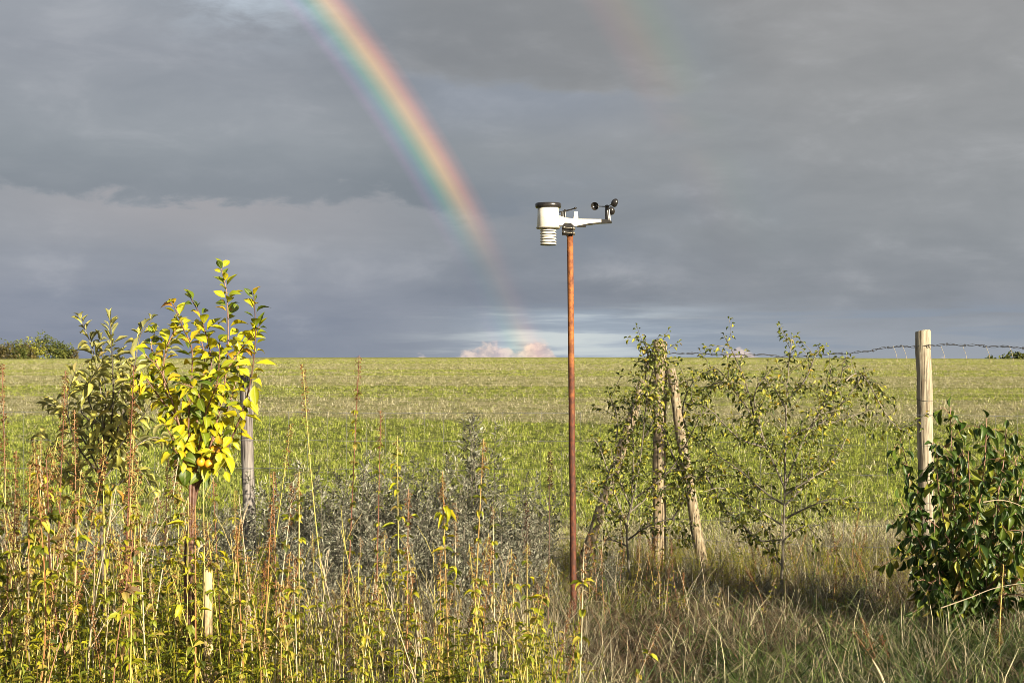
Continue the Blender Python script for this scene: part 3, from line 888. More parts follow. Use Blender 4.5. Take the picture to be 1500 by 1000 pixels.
# ------------------------------------------------------------------ two sparse saplings by the fence
def sparse_sapling(label, root, trunk, branches, Y, seed, twig_step, leafL, r0):
    rr = random.Random(seed)
    t_ = thing('pear_sapling', label, 'sapling', root)
    mb = MB(); tp_ = spline([root - Vector((0, 0, .1))] + [at(x, y, Y) for x, y in trunk], 6)
    n = len(tp_); mb.tube([q - root for q in tp_], [r0 - .55 * r0 * i / (n - 1) for i in range(n)], 10)
    link('trunk', mb.mesh('trunk', M['bark_grey']), t_)
    mbb = MB(); lf = MB()
    for b in branches:
        dz = b[-1]; pp = b[:-1]; n = len(pp)
        pts = spline([at(x, y, Y + dz * i / (n - 1)) for i, (x, y) in enumerate(pp)], 6)
        mbb.tube([q - root for q in pts], [.0070 + (.0020 - .0070) * i / (len(pts) - 1) for i in range(len(pts))], 6, tone=rr.random())
        tot = plen(pts); s = tot * .12
        twigs = [pts]
        while s < tot * .96:
            q, tg = sample(pts, s)
            side = Quaternion(tg, rr.uniform(0, 6.28)) @ tg.orthogonal().normalized()
            d = (side * .9 + tg * .5 + Vector((0, 0, .15))).normalized()
            l = rr.uniform(.05, .25) * (1.15 - .5 * s / tot)
            e1 = q + d * l * .55 + Vector((0, 0, .01)); e2 = q + d * l + Vector((rr.uniform(-.03, .03), rr.uniform(-.03, .03), rr.uniform(-.05, .05)))
            tw = spline([q, e1, e2], 3)
            mbb.tube([w - root for w in tw], [.0026, .0022, .002, .0018, .0016, .0013, .001], 4, tone=rr.random())
            twigs.append(tw)
            s += twig_step * rr.uniform(.5, 1.6)
        for tw in twigs:
            for q, d, L in shoot_leaves([tw], .018 if tw is not pts else .022, .25, rr, leafL, .8, 1.0, .5, .45):
                M4 = frame(q - root, d, (rr.uniform(-.5, .5), rr.uniform(-.8, .2), 1), rr.uniform(-.9, .9))
                lf.leaf(M4, L, L * .5, rr.uniform(.2, 1.5), .6, rr.random(), seg=4)
    link('branches', mbb.mesh('branches', M['bark_grey']), t_)
    link('foliage', lf.mesh('foliage', M['sapling_leaf']), t_, kind='stuff')
    return t_
r1 = at(1145, 880, 9.6); r1.z = ground(r1.x, r1.y)
sparse_sapling('sparse grey branched sapling with small leaves between tan post and pale post', r1, [(1145, 850), (1148, 780), (1150, 700)],
    [((1150, 715), (1120, 650), (1090, 590), (1050, 540), (1025, 545), .1), ((1120, 650), (1105, 580), (1130, 540), -.1),
     ((1090, 590), (1060, 560), (1020, 575), .2), ((1105, 610), (1088, 548), (1060, 490), -.1),
     ((1150, 715), (1151, 620), (1155, 540), (1160, 492), -.05), ((1151, 590), (1180, 555), (1195, 520), (1210, 505), .15),
     ((1152, 600), (1135, 570), (1120, 555), .2), ((1150, 710), (1170, 660), (1190, 620), (1225, 570), (1240, 520), -.1),
     ((1188, 626), (1215, 610), (1250, 570), (1268, 540), .15), ((1195, 615), (1210, 580), (1218, 540), -.2),
     ((1150, 740), (1120, 720), (1085, 690), (1050, 665), (1020, 640), .15), ((1150, 740), (1190, 700), (1220, 680), (1240, 640), .2),
     ((1148, 770), (1100, 740), (1060, 715), (1030, 720), -.2), ((1148, 760), (1190, 740), (1225, 730), (1248, 745), -.1),
     ((1148, 790), (1110, 790), (1080, 760), (1060, 750), -.3), ((1147, 830), (1120, 800), (1090, 785), .2),
     ((1148, 790), (1180, 770), (1200, 790), .2), ((1230, 565), (1262, 548), (1300, 610), (1335, 640), .3),
     ((1151, 650), (1175, 630), (1215, 620), (1275, 600), .2), ((1120, 655), (1080, 640), (1040, 600), (1005, 590), -.2), ((1149,725),(1200,690),(1230,650),-.3)],
    9.6, 41, .035, .039, .012)
r2 = at(925, 890, 9.9); r2.z = ground(r2.x, r2.y)
sparse_sapling('leafy young sapling growing against the braced tan fence post', r2, [(922, 840), (918, 780), (922, 745)],
    [((920, 780), (900, 720), (880, 660), (868, 640), .1), ((920, 770), (890, 740), (865, 720), (850, 715), -.1),
     ((920, 760), (935, 690), (945, 610), (950, 540), (945, 495), -.2), ((945, 610), (952, 560), (965, 520), -.2),
     ((922, 750), (960, 720), (1000, 700), (1030, 690), .1), ((930, 730), (980, 690), (1010, 640), (1030, 600), -.1),
     ((925, 745), (900, 680), (905, 620), (890, 570), .2), ((925, 740), (928, 660), (925, 600), (935, 560), .15),
     ((1000, 700), (975, 640), (960, 600), (940, 570), .0), ((1010, 640), (1000, 600), (1015, 560), (1045, 540), .1),
     ((920, 790), (950, 770), (985, 760), (1015, 770), -.15), ((920, 800), (895, 790), (870, 795), .1),
     ((945, 640), (965, 600), (985, 560), .1), ((980, 690), (1010, 690), (1060, 700), .2), ((950, 540), (962, 520), (968, 548), -.2), ((945,560),(950,520),(975,530),-.25),
     ((985, 760), (1010, 720), (1040, 680), -.1), ((1030, 690), (1060, 740), (1075, 760), -.2)],
    9.9, 42, .029, .040, .010)


# ------------------------------------------------------------------ dark bush on the right
yB = 8.2
broot = at(1410, 940, yB); broot.z = ground(broot.x, broot.y)
bush = thing('broadleaf_bush', 'dense dark green bush with drooping folded leaves below the pale post', 'bush', broot)
rr = random.Random(51)
def sbu(*a):
    dz = a[-1]; pp = a[:-1]; n = len(pp)
    return spline([broot if i == 0 else at(x, y, yB + dz * i / (n - 1)) for i, (x, y) in enumerate(pp)], 6)
shoots = [sbu((0, 0), (1400, 780), (1395, 680), (1392, 596), .1), sbu((0, 0), (1430, 770), (1442, 680), (1445, 612), -.1),
          sbu((0, 0), (1450, 780), (1468, 690), (1474, 628), .1), sbu((0, 0), (1370, 800), (1340, 720), (1318, 640), -.1),
          sbu((0, 0), (1390, 800), (1375, 720), (1372, 650), -.25), sbu((0, 0), (1365, 830), (1335, 770), (1318, 730), -.2),
          sbu((0, 0), (1360, 850), (1338, 815), (1322, 800), -.1), sbu((0, 0), (1420, 800), (1420, 720), (1418, 660), -.3),
          sbu((0, 0), (1460, 820), (1490, 740), (1500, 700), -.1), sbu((0, 0), (1470, 830), (1510, 780), (1530, 720), -.2),
          sbu((0, 0), (1440, 830), (1460, 760), (1462, 710), -.4), sbu((0, 0), (1400, 850), (1390, 790), (1360, 760), -.4),
          sbu((0, 0), (1480, 860), (1520, 830), (1545, 800), .0), sbu((0, 0), (1410, 860), (1430, 800), (1425, 760), -.5),
          sbu((0, 0), (1440, 870), (1480, 830), (1500, 790), -.5), sbu((0, 0), (1378, 870), (1356, 850), (1345, 850), -.3),
          sbu((0, 0), (1400, 760), (1412, 700), (1408, 640), .2), sbu((0, 0), (1480, 780), (1490, 700), (1484, 660), .15),
          sbu((0, 0), (1390, 880), (1370, 850), (1350, 880), -.4), sbu((0, 0), (1460, 880), (1490, 870), (1520, 880), -.4)]
mb = MB(); stem_tubes(mb, [[q - broot for q in s] for s in shoots], .007, .002, 6)
link('branches', mb.mesh('branches', M['bark_red']), bush)
tw_all = []; tb = MB()
for pts in shoots:
    tot = plen(pts); s_ = tot * .3
    while s_ < tot * .97:
        q, tg = sample(pts, s_)
        sdv = Quaternion(tg, rr.uniform(0, 6.28)) @ tg.orthogonal().normalized()
        d = (sdv + tg * .5).normalized(); l = rr.uniform(.06, .20)
        tw = spline([q, q + d * l * .6 + Vector((0, 0, .02)), q + d * l + Vector((0, 0, -.02))], 3)
        tb.tube([w - broot for w in tw], .0018, 4, tone=rr.random()); tw_all.append(tw)
        s_ += .075 * rr.uniform(.6, 1.5)
link('twigs', tb.mesh('twigs', M['bark_red']), bush, kind='stuff')
pl = list(shoot_leaves(shoots, .026, .25, rr, .086, .9, 2.2, 1.6, .4)) + list(shoot_leaves(tw_all, .027, .3, rr, .084, .8, 1.9, 1.7, .45))
rr.shuffle(pl); pl.sort(key=lambda e: e[0].y)
mbr = MB()
for i, (q, d, L) in enumerate(pl):
    up = (rr.uniform(-.6, .6), rr.uniform(-1, .3), .6)
    if i < 296: put_leaf(bush, broot, 'dark_leaf', 'oval', q, d, up, L, rr.uniform(-.8, .8), rr)
    else: mbr.leaf(frame(q - broot, d, up, rr.uniform(-.8, .8)), L, L * .46, rr.uniform(.2, 1.4), .55, rr.random())
if mbr.n: link('foliage', mbr.mesh('foliage', M['dark_leaf']), bush, kind='stuff')


# ------------------------------------------------------------------ mugwort: grey bushy perennials
def make_mugwort(seed, H, n_stem, spread):
    rr = random.Random(seed); st_ = MB(); lf = MB()
    for i in range(n_stem):
        a = rr.uniform(0, 6.28); r = spread * math.sqrt(rr.random()); h = H * rr.uniform(.6, 1.0) * (1 - .25 * (r / spread) ** 2)
        b = Vector((math.cos(a) * .08 * rr.random(), math.sin(a) * .08 * rr.random(), -.03))
        tip = Vector((math.cos(a) * r, math.sin(a) * r, h))
        pts = spline([b, b.lerp(tip, .5) + Vector((rr.uniform(-.03, .03), rr.uniform(-.03, .03), .06 * H)), tip], 4)
        st_.tube(pts, [.003, .0028, .0026, .0023, .002, .0017, .0014, .0012, .001][:len(pts)], 4, tone=rr.random())
        tot = plen(pts); s = tot * .22
        while s < tot:
            q, tg = sample(pts, s); u = s / tot
            side = Quaternion(tg, rr.uniform(0, 6.28)) @ tg.orthogonal().normalized()
            d = (side + tg * .9).normalized(); l = (.13 * (1 - u) + .03) * rr.uniform(.6, 1.3)
            e = q + d * l
            st_.tube([q, e], [.0009, .0006], 3, tone=rr.random())
            for k in range(int(4 + l * 85)):
                w = q.lerp(e, rr.uniform(.1, 1.0))
                dd = (d * .7 + Vector((rr.uniform(-1, 1), rr.uniform(-1, 1), rr.uniform(-.6, .9)))).normalized()
                lf.quadleaf(w, dd, (rr.uniform(-1, 1), rr.uniform(-1, 1), 1), rr.uniform(.018, .042), rr.uniform(.006, .012), rr.random())
            s += .030 * rr.uniform(.6, 1.4)
    return st_.mesh('stems', M['bark_grey']), lf.mesh('foliage', M['mugwort_leaf'])
MUG = [make_mugwort(s, h, n, w) for s, h, n, w in ((1, 1.0, 26, .32), (2, .85, 24, .36), (3, 1.15, 18, .22))]
mug_spots = [  # photo x of the foot, distance, size, kind, label
    (705, 10.6, 1.02, 2, 'tallest spire of grey mugwort, standing midway between leaning post and rusty pole'),
    (740, 9.7, .78, 1, None), (650, 10.2, .80, 0, None), (590, 9.8, .80, 1, None), (530, 10.3, .84, 0, None), (470, 9.9, .80, 1, None),
    (430, 10.6, .86, 0, 'grey mugwort clump just right of the leaning grey post'), (500, 8.8, .66, 1, None), (560, 8.6, .62, 0, None), (620, 8.9, .64, 1, None), (690, 8.7, .64, 0, None),
    (770, 10.3, .78, 0, 'grey mugwort clump directly left of the rusty pole'), (400, 9.2, .62, 1, None), (330, 10.2, .64, 0, 'low grey mugwort behind the pale stake'), (250, 9.6, .6, 1, None), (760, 8.9, .52, 1, None), (450, 8.3, .5, 0, None), (660, 8.0, .48, 1, None),
    (560, 10.8, .9, 0, None), (610, 10.9, .92, 1, None), (180, 9.9, .6, 0, None), (90, 9.6, .6, 1, None), (20, 9.8, .62, 0, None), (1050, 9.2, .3, 1, 'stunted grey mugwort in front of the right brace'), (1120, 9.3, .3, 0, 'small grey mugwort left of the right sapling trunk'), (1195, 9.2, .33, 1, 'small grey mugwort right of the right sapling trunk'),
    (890, 9.6, .36, 0, 'small grey mugwort at the foot of the left brace'), (1255, 9.0, .3, 0, 'small grey mugwort left of the dark bush'), (985, 9.5, .32, 1, 'small grey mugwort between the feet of the braces')]
def zone(px):
    for lim, nm in ((70, 'at the left edge'), (140, 'left of the olive green tree'), (235, 'below the olive green tree'), (330, 'near the pale stake'), (430, 'below the leaning grey post'),
                    (520, 'just right of the leaning post'), (600, 'midway from leaning post to rusty pole'), (690, 'nearer the rusty pole than the post'), (900, 'left of the rusty pole foot')):
        if px < lim: return nm
    return 'under the right hand saplings'
for i, (px, Y, s, k, lb) in enumerate(mug_spots):
    q = at(px, 700, Y); q.z = ground(q.x, Y)
    row = 'tall back row' if Y > 10.15 else 'middle row' if Y > 9.1 else 'low front row'
    t_ = thing('mugwort_plant', lb or 'grey mugwort in the %s, %s' % (row, zone(px)), 'wild plant', q, 'grey mugwort plants along the fence'); t_.rotation_euler.z = rnd.uniform(0, 6.28)
    s *= 1.24 if Y > 9.5 else 1.2
    t_.scale = (s * 1.15, s * 1.15, s)
    st_, lf = MUG[k]
    link('stems', st_, t_); link('foliage', lf, t_, kind='stuff')


# ------------------------------------------------------------------ stalks of tall weeds
def stalk_parts(kind, base, topp, seed, mid=0.0, nleaf=0, head=.28, stemmat='stem_red', r=.0042):
    """parts of one stalk in coordinates relative to its foot: dict name -> (MB, material), plus big leaves"""
    rr = random.Random(seed); parts = {}; big = []
    H = (topp - base).length
    pts = spline([Vector((0, 0, -.04)), (topp - base) * .5 + Vector((mid, rr.uniform(-.02, .02), 0)), topp - base], 8)
    st_ = MB(); n = len(pts)
    st_.tube(pts, [r * (1 - .62 * i / (n - 1)) for i in range(n)], 6, tone=rr.random())
    tot = plen(pts)
    if kind in ('dock', 'dark', 'nettle', 'leafy'):
        sd_ = MB(); s = tot * (1 - head)
        if kind in ('dock', 'dark'):
            while s < tot:
                q, tg = sample(pts, s); u = (s - tot * (1 - head)) / (tot * head)
                for k in range(5 if kind == 'dock' else 6):
                    a = rr.uniform(0, 6.28)
                    side = Quaternion(tg, a) @ tg.orthogonal().normalized()
                    w = q + side * rr.uniform(0.002, .020 * (1.1 - u * .8)) + tg * rr.uniform(-.008, .008)
                    d = (side + Vector((rr.uniform(-1, 1), rr.uniform(-1, 1), rr.uniform(-1, .6)))).normalized()
                    sd_.quadleaf(w, d, (rr.uniform(-1, 1), rr.uniform(-1, 1), rr.uniform(-1, 1)), rr.uniform(.006, .013), rr.uniform(.004, .008), rr.random())
                s += .0065 * rr.uniform(.5, 1.6) * (1.6 if rr.random() < .2 else 1)
        else:
            while s < tot:
                q, tg = sample(pts, s)
                for k in range(4):
                    side = Quaternion(tg, rr.uniform(0, 6.28)) @ tg.orthogonal().normalized()
                    e = q + side * rr.uniform(.008, .022) + Vector((0, 0, -rr.uniform(.0, .03)))
                    st_.tube([q, e], [.0006, .0004], 3, tone=rr.random())
                    for _ in range(4):
                        w = q.lerp(e, rr.uniform(.3, 1))
                        sd_.quadleaf(w, (rr.uniform(-1, 1), rr.uniform(-1, 1), -.8), (rr.uniform(-1, 1), rr.uniform(-1, 1), .2), rr.uniform(.004, .010), .004, rr.random())
                s += .018 * rr.uniform(.6, 1.4)
        parts['seed_head'] = (sd_, 'dark_seed' if kind == 'dark' else 'seed')
    if kind in ('nettle', 'leafy', 'dock'):
        lf = MB(); s = tot * rr.uniform(.12, .25); a = rr.uniform(0, 6.28)
        lim = tot * (1 - head * .8)
        while s < lim:
            q, tg = sample(pts, s); a += 1.57 + rr.uniform(-.3, .3)
            dens = 1.0 if kind != 'dock' else .35
            for sg in (1, -1):
                side = Quaternion(tg, a) @ tg.orthogonal().normalized() * sg
                for k in range(3):
                    if rr.random() > dens * .95: continue
                    d = (side + Vector((rr.uniform(-.7, .7), rr.uniform(-.7, .7), rr.uniform(-.5, .5)))).normalized()
                    L = rr.uniform(.016, .046)
                    lf.leaf(frame(q, d, (0, 0, 1), rr.uniform(-.6, .6)), L, L * .5, rr.uniform(.4, 1.6), .4, rr.random(), seg=3)
            s += .062 * rr.uniform(.7, 1.5)
        if lf.n: parts['small_leaves'] = (lf, 'weed_leaf')
        for k in range(nleaf):
            q, tg = sample(pts, tot * rr.uniform(.38, .92))
            side = Quaternion(tg, rr.uniform(0, 6.28)) @ tg.orthogonal().normalized()
            d = (side + Vector((0, -.15, -.1 + rr.uniform(-.6, .25)))).normalized()
            big.append((q + side * .012, d, rr.uniform(.045, .09), rr.uniform(-.5, .5)))
    if kind == 'dry':
        for k in range(rr.randrange(3, 7)):
            q, tg = sample(pts, tot * rr.uniform(.45, .97))
            side = Quaternion(tg, rr.uniform(0, 6.28)) @ tg.orthogonal().normalized()
            l = rr.uniform(.05, .18)
            st_.tube([q, q + (side * .5 + tg) * l * .6, q + (side * .6 + tg) * l], [.0016, .0013, .0008], 4, tone=rr.random())
    parts['stem'] = (st_, stemmat)
    return parts, big

def build_stalk(name, label, kind, base, topp, seed, group, leafmat='nettle_leaf', **kw):
    t_ = thing(name, label, 'wild plant', base, group)
    parts, big = stalk_parts(kind, Vector(base), Vector(topp), seed, **kw)
    for pn, (mb, mt) in parts.items():
        link(pn, mb.mesh(pn, M[mt]), t_, kind='stuff' if pn in ('seed_head', 'small_leaves') else None)
    rr = random.Random(seed + 999)
    for q, d, L, roll in big:
        o = put_leaf(t_, Vector((0, 0, 0)), leafmat, 'droop', q, d, (0, -.3, 1), L, roll, rr)
    return t_

def foot_at(px, Y):
    q = at(px, 900, Y); q.z = ground(q.x, Y); return q
TG = 'tall weed stalks in the rough margin'
hand = [  # top pixel, foot pixel x, distance, kind, label, options
    ((3, 532), 18, 6.0, 'dock', 'rust brown seed spike rising at the left edge, before the field', dict(head=.42)),
    ((96, 543), 76, 6.6, 'dock', 'dark rust spike in front of the olive green tree, nearest the far bushes', dict(head=.25)),
    ((109, 600), 112, 6.2, 'dock', 'rusty seed spike low across the middle of the olive green tree', dict(head=.3)),
    ((196, 535), 178, 5.9, 'dock', 'long red brown spike between the olive green tree and yellow sapling', dict(head=.45, stemmat='stem_red', r=.005)),
    ((443, 533), 498, 7.0, 'dock', 'yellow stalk with dark rust tip leaning left, right of the leaning post', dict(head=.17, stemmat='stem_yellow', r=.005, mid=-.02)),
    ((526, 520), 503, 6.9, 'nettle', 'tallest thin stalk with orange tip touching the skyline', dict(head=.12, stemmat='stem_red', r=.0046)),
    ((558, 600), 548, 7.0, 'nettle', 'dark red stalk with orange fuzzy tip right of the tallest thin stalk', dict(head=.12, stemmat='stem_red')),
    ((708, 642), 686, 6.2, 'nettle', 'bare salmon pink stalk with rusty tip left of the rusty pole', dict(head=.1, stemmat='stem_orange', r=.0048)),
    ((806, 660), 802, 7.6, 'dark', 'dry dark brown stalk with clustered seeds just left of rusty pole', dict(head=.16, stemmat='stem_dark', r=.0035)),
    ((426, 620), 372, 6.6, 'dock', 'pale stalk with loose rusty tip leaning right beside the leaning post', dict(head=.14, stemmat='stem_yellow')),
    ((247, 670), 232, 7.4, 'dark', 'blackened dead stalk with knobbly seeds below the yellow sapling crown', dict(head=.4, stemmat='stem_dark', r=.0036)),
    ((772, 735), 770, 7.4, 'dark', 'short dark dead stalk left of the clustered seed stalk', dict(head=.25, stemmat='stem_dark', r=.003)),
    ((44, 680), 36, 5.4, 'dock', 'thick bright orange stalk near the lower left corner', dict(head=.12, stemmat='stem_orange', r=.0062)),
    ((648, 690), 662, 5.8, 'leafy', 'stalk with big drooping yellow nettle leaves in the centre foreground', dict(nleaf=13, head=.12, stemmat='stem_orange')),
    ((598, 715), 596, 5.9, 'leafy', 'stalk with hanging yellow leaves left of the biggest leaved nettle', dict(nleaf=8, head=.12, stemmat='stem_red')),
    ((582, 638), 586, 6.6, 'leafy', 'thin stalk with one tuft of yellow leaves at its tip', dict(nleaf=4, head=.06, stemmat='stem_yellow')),
    ((668, 735), 664, 6.2, 'nettle', 'straight pale stalk directly right of the biggest leaved nettle', dict(head=.16, stemmat='stem_pale')),
    ((722, 740), 726, 6.6, 'leafy', 'stalk with curled tan leaves between the salmon stalk and rusty pole', dict(nleaf=6, head=.05, leafmat='tan_leaf', stemmat='stem_pale')),
    ((772, 795), 772, 5.8, 'leafy', 'short stalk with hanging bright yellow leaves left of the pole foot', dict(nleaf=7, head=.08, stemmat='stem_yellow')),
    ((438, 690), 441, 5.6, 'nettle', 'straight yellow stalk right of the orange pair by the pale stake', dict(head=.10, stemmat='stem_yellow', r=.0052)),
    ((346, 770), 366, 5.4, 'nettle', 'orange yellow stalk leaning left just right of the pale stake', dict(head=.10, stemmat='stem_orange', r=.0052)),
    ((352, 760), 322, 5.5, 'dock', 'rusty stalk leaning right across the gap beside the pale stake', dict(head=.15, stemmat='stem_orange')),
    ((398, 740), 376, 5.6, 'dock', 'orange stalk with shaggy rust tip under the leaning post foot', dict(head=.3, stemmat='stem_orange')),
    ((400, 690), 410, 5.8, 'dock', 'red stalk crossing the shaggy orange one under the leaning post', dict(head=.15, stemmat='stem_red')),
    ((196, 640), 168, 5.3, 'nettle', 'stout orange stalk left of the yellow sapling trunk', dict(head=.10, stemmat='stem_orange', r=.006)),
    ((150, 640), 160, 5.4, 'leafy', 'leafy yellow stalk under the olive green tree', dict(nleaf=6, head=.1, stemmat='stem_yellow', r=.005)),
    ((118, 690), 100, 5.2, 'leafy', 'stalk with arching green yellow leaves at the lower left', dict(nleaf=10, head=.1, stemmat='stem_yellow')),
    ((286, 740), 285, 5.2, 'leafy', 'upright yellow stalk directly before the sapling trunk', dict(nleaf=5, head=.1, stemmat='stem_orange', r=.0055)),
    ((262, 705), 258, 6.1, 'leafy', 'leafy stalk hugging the left side of the sapling trunk', dict(nleaf=7, head=.08, stemmat='stem_yellow')),
    ((312, 700), 330, 6.1, 'leafy', 'leafy stalk between sapling trunk and leaning post', dict(nleaf=6, head=.08, stemmat='stem_red')),
    ((276, 728), 270, 6.0, 'leafy', 'leafy stalk rising directly in front of the dark sapling trunk', dict(nleaf=8, head=.08, stemmat='stem_yellow')),
    ((60, 640), 52, 5.8, 'leafy', 'leafy stalk between the left edge and dark rust spike', dict(nleaf=6, head=.12, stemmat='stem_yellow')),
    ((205, 760), 222, 5.5, 'dry', 'forked bare straw coloured stalk left of the sapling trunk', dict(stemmat='stem_pale', r=.0045)),
    ((24, 660), 12, 5.6, 'dock', 'slim rusty stalk beside the thick orange one at the lower left', dict(head=.3)),
    ((1470, 826), 1462, 7.2, 'dock', 'pale green sorrel stalk with dense seed spike before the dark bush', dict(head=.8, stemmat='stem_yellow', r=.006)),
]
for i, (tpx, fx, Y, kind, lb, kw) in enumerate(hand):
    b = foot_at(fx, Y); b.z = ground(b.x, Y)
    build_stalk('weed_stalk', lb, kind, b, at(tpx[0], tpx[1], Y), 300 + i, TG, **kw)

# filler stalks: eight built ones, copied
FILL = ('yellow nettle stalk', 'orange nettle stalk', 'red rusty seeded stalk', 'pale nettle stalk', 'bare pale forked stalk', 'orange rusty seeded stalk', 'small yellow nettle', 'bare yellow forked stalk', 'reddish nettle stalk')
protos = []
GL = {'nettle': 'slender upright nettle stalk with small yellow leaf whorls among many like it',
      'dock': 'slender dry stalk with rusty seeds among many like it',
      'dry': 'bare forked straw stalk among many like it'}
for i, (kind, sm, H) in enumerate((('nettle', 'stem_yellow', 1.0), ('nettle', 'stem_orange', .9), ('dock', 'stem_red', 1.05), ('nettle', 'stem_pale', .85), ('dry', 'stem_pale', .8), ('dock', 'stem_orange', .95), ('nettle', 'stem_yellow', .75), ('dry', 'stem_yellow', .9), ('nettle', 'stem_red', .8))):
    r6 = random.Random(i + 70)
    p_ = build_stalk('weed_stalk', GL[kind], kind, Vector((0, 0, 0)), Vector((r6.uniform(-.12, .12), r6.uniform(-.12, .12), H)), 700 + i, {'nettle': 'slender nettle stalks', 'dock': 'slender rusty stalks', 'dry': 'bare straw stalks'}[kind], mid=r6.uniform(-.07, .07), head=.25 if kind == 'dock' else .15, stemmat=sm, r=.0031)
    protos.append([p_, False])
rr = random.Random(88)
for i in range(262):
    Y = rr.uniform(4.7, 8.2)
    px = (rr.random() ** 1.45) * 860 - 15
    while Y < 6.5 and 280 < px < 328: px = rr.uniform(-15, 600)
    if px > 560 and Y > 7.2: Y = rr.uniform(5.0, 7.0)
    k = rr.choice((0, 0, 1, 2, 3, 3, 4, 5, 6, 6, 7, 8, 0, 3, 0, 4, 6, 7)); pr = protos[k]
    if pr[1]: o = copy_tree(pr[0])
    else: o = pr[0]; pr[1] = True
    q = foot_at(px, Y)
    # keep the tops below the line that the taller ones overtop
    ytop = rr.uniform(635, 900) if px < 210 else rr.uniform(700, 900) if px < 400 else rr.uniform(770, 950)
    zt = EYE - (ytop - 535) / F * Y
    o.location = q
    s = max(.3, (zt - q.z) / (1.0, .9, 1.05, .85, .8, .95, .75, .9, .8)[k])
    o.scale = (max(s, .7), max(s, .7), s); ln = rr.gauss(0, .11)
    o.matrix_basis = Matrix.Translation(q) @ Matrix.Rotation(rr.uniform(-.07, .07), 4, 'X') @ Matrix.Rotation(ln, 4, 'Y') @ Matrix.Rotation(rr.uniform(0, 6.28), 4, 'Z') @ Matrix.Diagonal((max(s, .7), max(s, .7), s, 1))
    o['group'] = TG
    o['label'] = '%s %s, %s, %s' % ('knee high' if zt - q.z < .55 else 'waist high' if zt - q.z < .8 else 'chest high', FILL[k],
                 'leaning left' if ln < -.045 else 'leaning right' if ln > .045 else 'upright', zone(px))


for i in range(64):
    Y = rr.uniform(8.3, 10.2); px = rr.uniform(860, 1290); k = rr.choice((2, 4, 5, 8, 2, 4, 3))
    o = copy_tree(protos[k][0]); q = foot_at(px, Y); h = rr.uniform(.28, .62); ln = rr.gauss(0, .16)
    s = h / (1.0, .9, 1.05, .85, .8, .95, .75, .9, .8)[k]
    o.matrix_basis = Matrix.Translation(q) @ Matrix.Rotation(rr.uniform(-.1, .1), 4, 'X') @ Matrix.Rotation(ln, 4, 'Y') @ Matrix.Rotation(rr.uniform(0, 6.28), 4, 'Z') @ Matrix.Diagonal((.8, .8, s, 1))
    o['group'] = TG
    o['label'] = '%s %s, %s, %s' % ('knee high' if h < .45 else 'thigh high', FILL[k], 'leaning left' if ln < -.06 else 'leaning right' if ln > .06 else 'upright',
                                    'at the left brace foot' if px < 940 else 'between the brace feet' if px < 1040 else 'before the right sapling trunk' if px < 1160 else 'between right sapling and dark bush')
same = {}
for o in COL.objects:
    if o.parent is None and o.get('group') in (TG, 'grey mugwort plants along the fence'): same.setdefault(o['label'], []).append(o)
for lb, obs in same.items():
    if 2 <= len(obs) <= 8:
        obs.sort(key=lambda o: o.location.x / o.location.y)
        for i, o in enumerate(obs): o['label'] = ' '.join(lb.split()[:14]) + (' left one', ' right one')[i] if len(obs) == 2 else ' '.join(lb.replace(',', '').split()[:15]) + ' ' + ('leftmost', 'second', 'third', 'fourth', 'fifth', 'sixth', 'seventh', 'eighth')[i]


# ------------------------------------------------------------------ scattered ground cover
def tuft(kind, seed):
    rr = random.Random(seed); mb = MB()
    spec = {'long': (24, .28, .74, .0054, 2.1, .11), 'dry': (16, .20, .5, .0032, .9, .12), 'dead': (34, .16, .38, .0038, 1.6, .14),
            'crop': (11, .03, .085, .0042, .6, .05), 'straw': (12, .04, .12, .0042, .8, .08)}[kind]
    n, l0, l1, w, bend, rad = spec
    for i in range(n):
        a = rr.uniform(0, 6.28); r = rad * math.sqrt(rr.random())
        lean = rr.uniform(.15, 1.1) if kind != 'dead' else rr.uniform(.5, 1.9)
        if kind == 'straw': lean = rr.uniform(.3, 2.5)
        b = rr.uniform(0, 6.28)
        d = Vector((math.cos(b) * lean, math.sin(b) * lean, 1))
        if kind == 'long': d += Vector((.45, 0, 0))
        mb.blade((math.cos(a) * r, math.sin(a) * r, -.01), d, (-math.sin(b + rr.uniform(-.5, .5)), math.cos(b), 0), rr.uniform(l0, l1), w * (rr.uniform(1.5, 2.2) if kind == 'long' and rr.random() < .16 else rr.uniform(.6, 1.3)), bend * rr.uniform(.4, 1.3), 5 if kind in ('long', 'dry', 'dead') else 2, rr.random())
    return mb
def weed_clump(seed):
    rr = random.Random(seed); mb = MB()
    for i in range(7):
        a = rr.uniform(0, 6.28); r = .07 * rr.random(); h = rr.uniform(.10, .46)
        p0 = Vector((math.cos(a) * r, math.sin(a) * r, -.01)); tip = p0 + Vector((rr.uniform(-.06, .06), rr.uniform(-.06, .06), h))
        mb.tube([p0, tip], [.0016, .001], 3, tone=rr.random())
        s = .2
        while s < 1.0:
            q = p0.lerp(tip, s); a2 = rr.uniform(0, 6.28)
            for k in (0, 3.14):
                d = Vector((math.cos(a2 + k), math.sin(a2 + k), rr.uniform(-.2, .5)))
                L = rr.uniform(.014, .038)
                mb.leaf(frame(q, d, (0, 0, 1), rr.uniform(-.4, .4)), L, L * .5, rr.uniform(.3, 1.3), .35, rr.random(), seg=3)
            s += rr.uniform(.1, .2)
    return mb

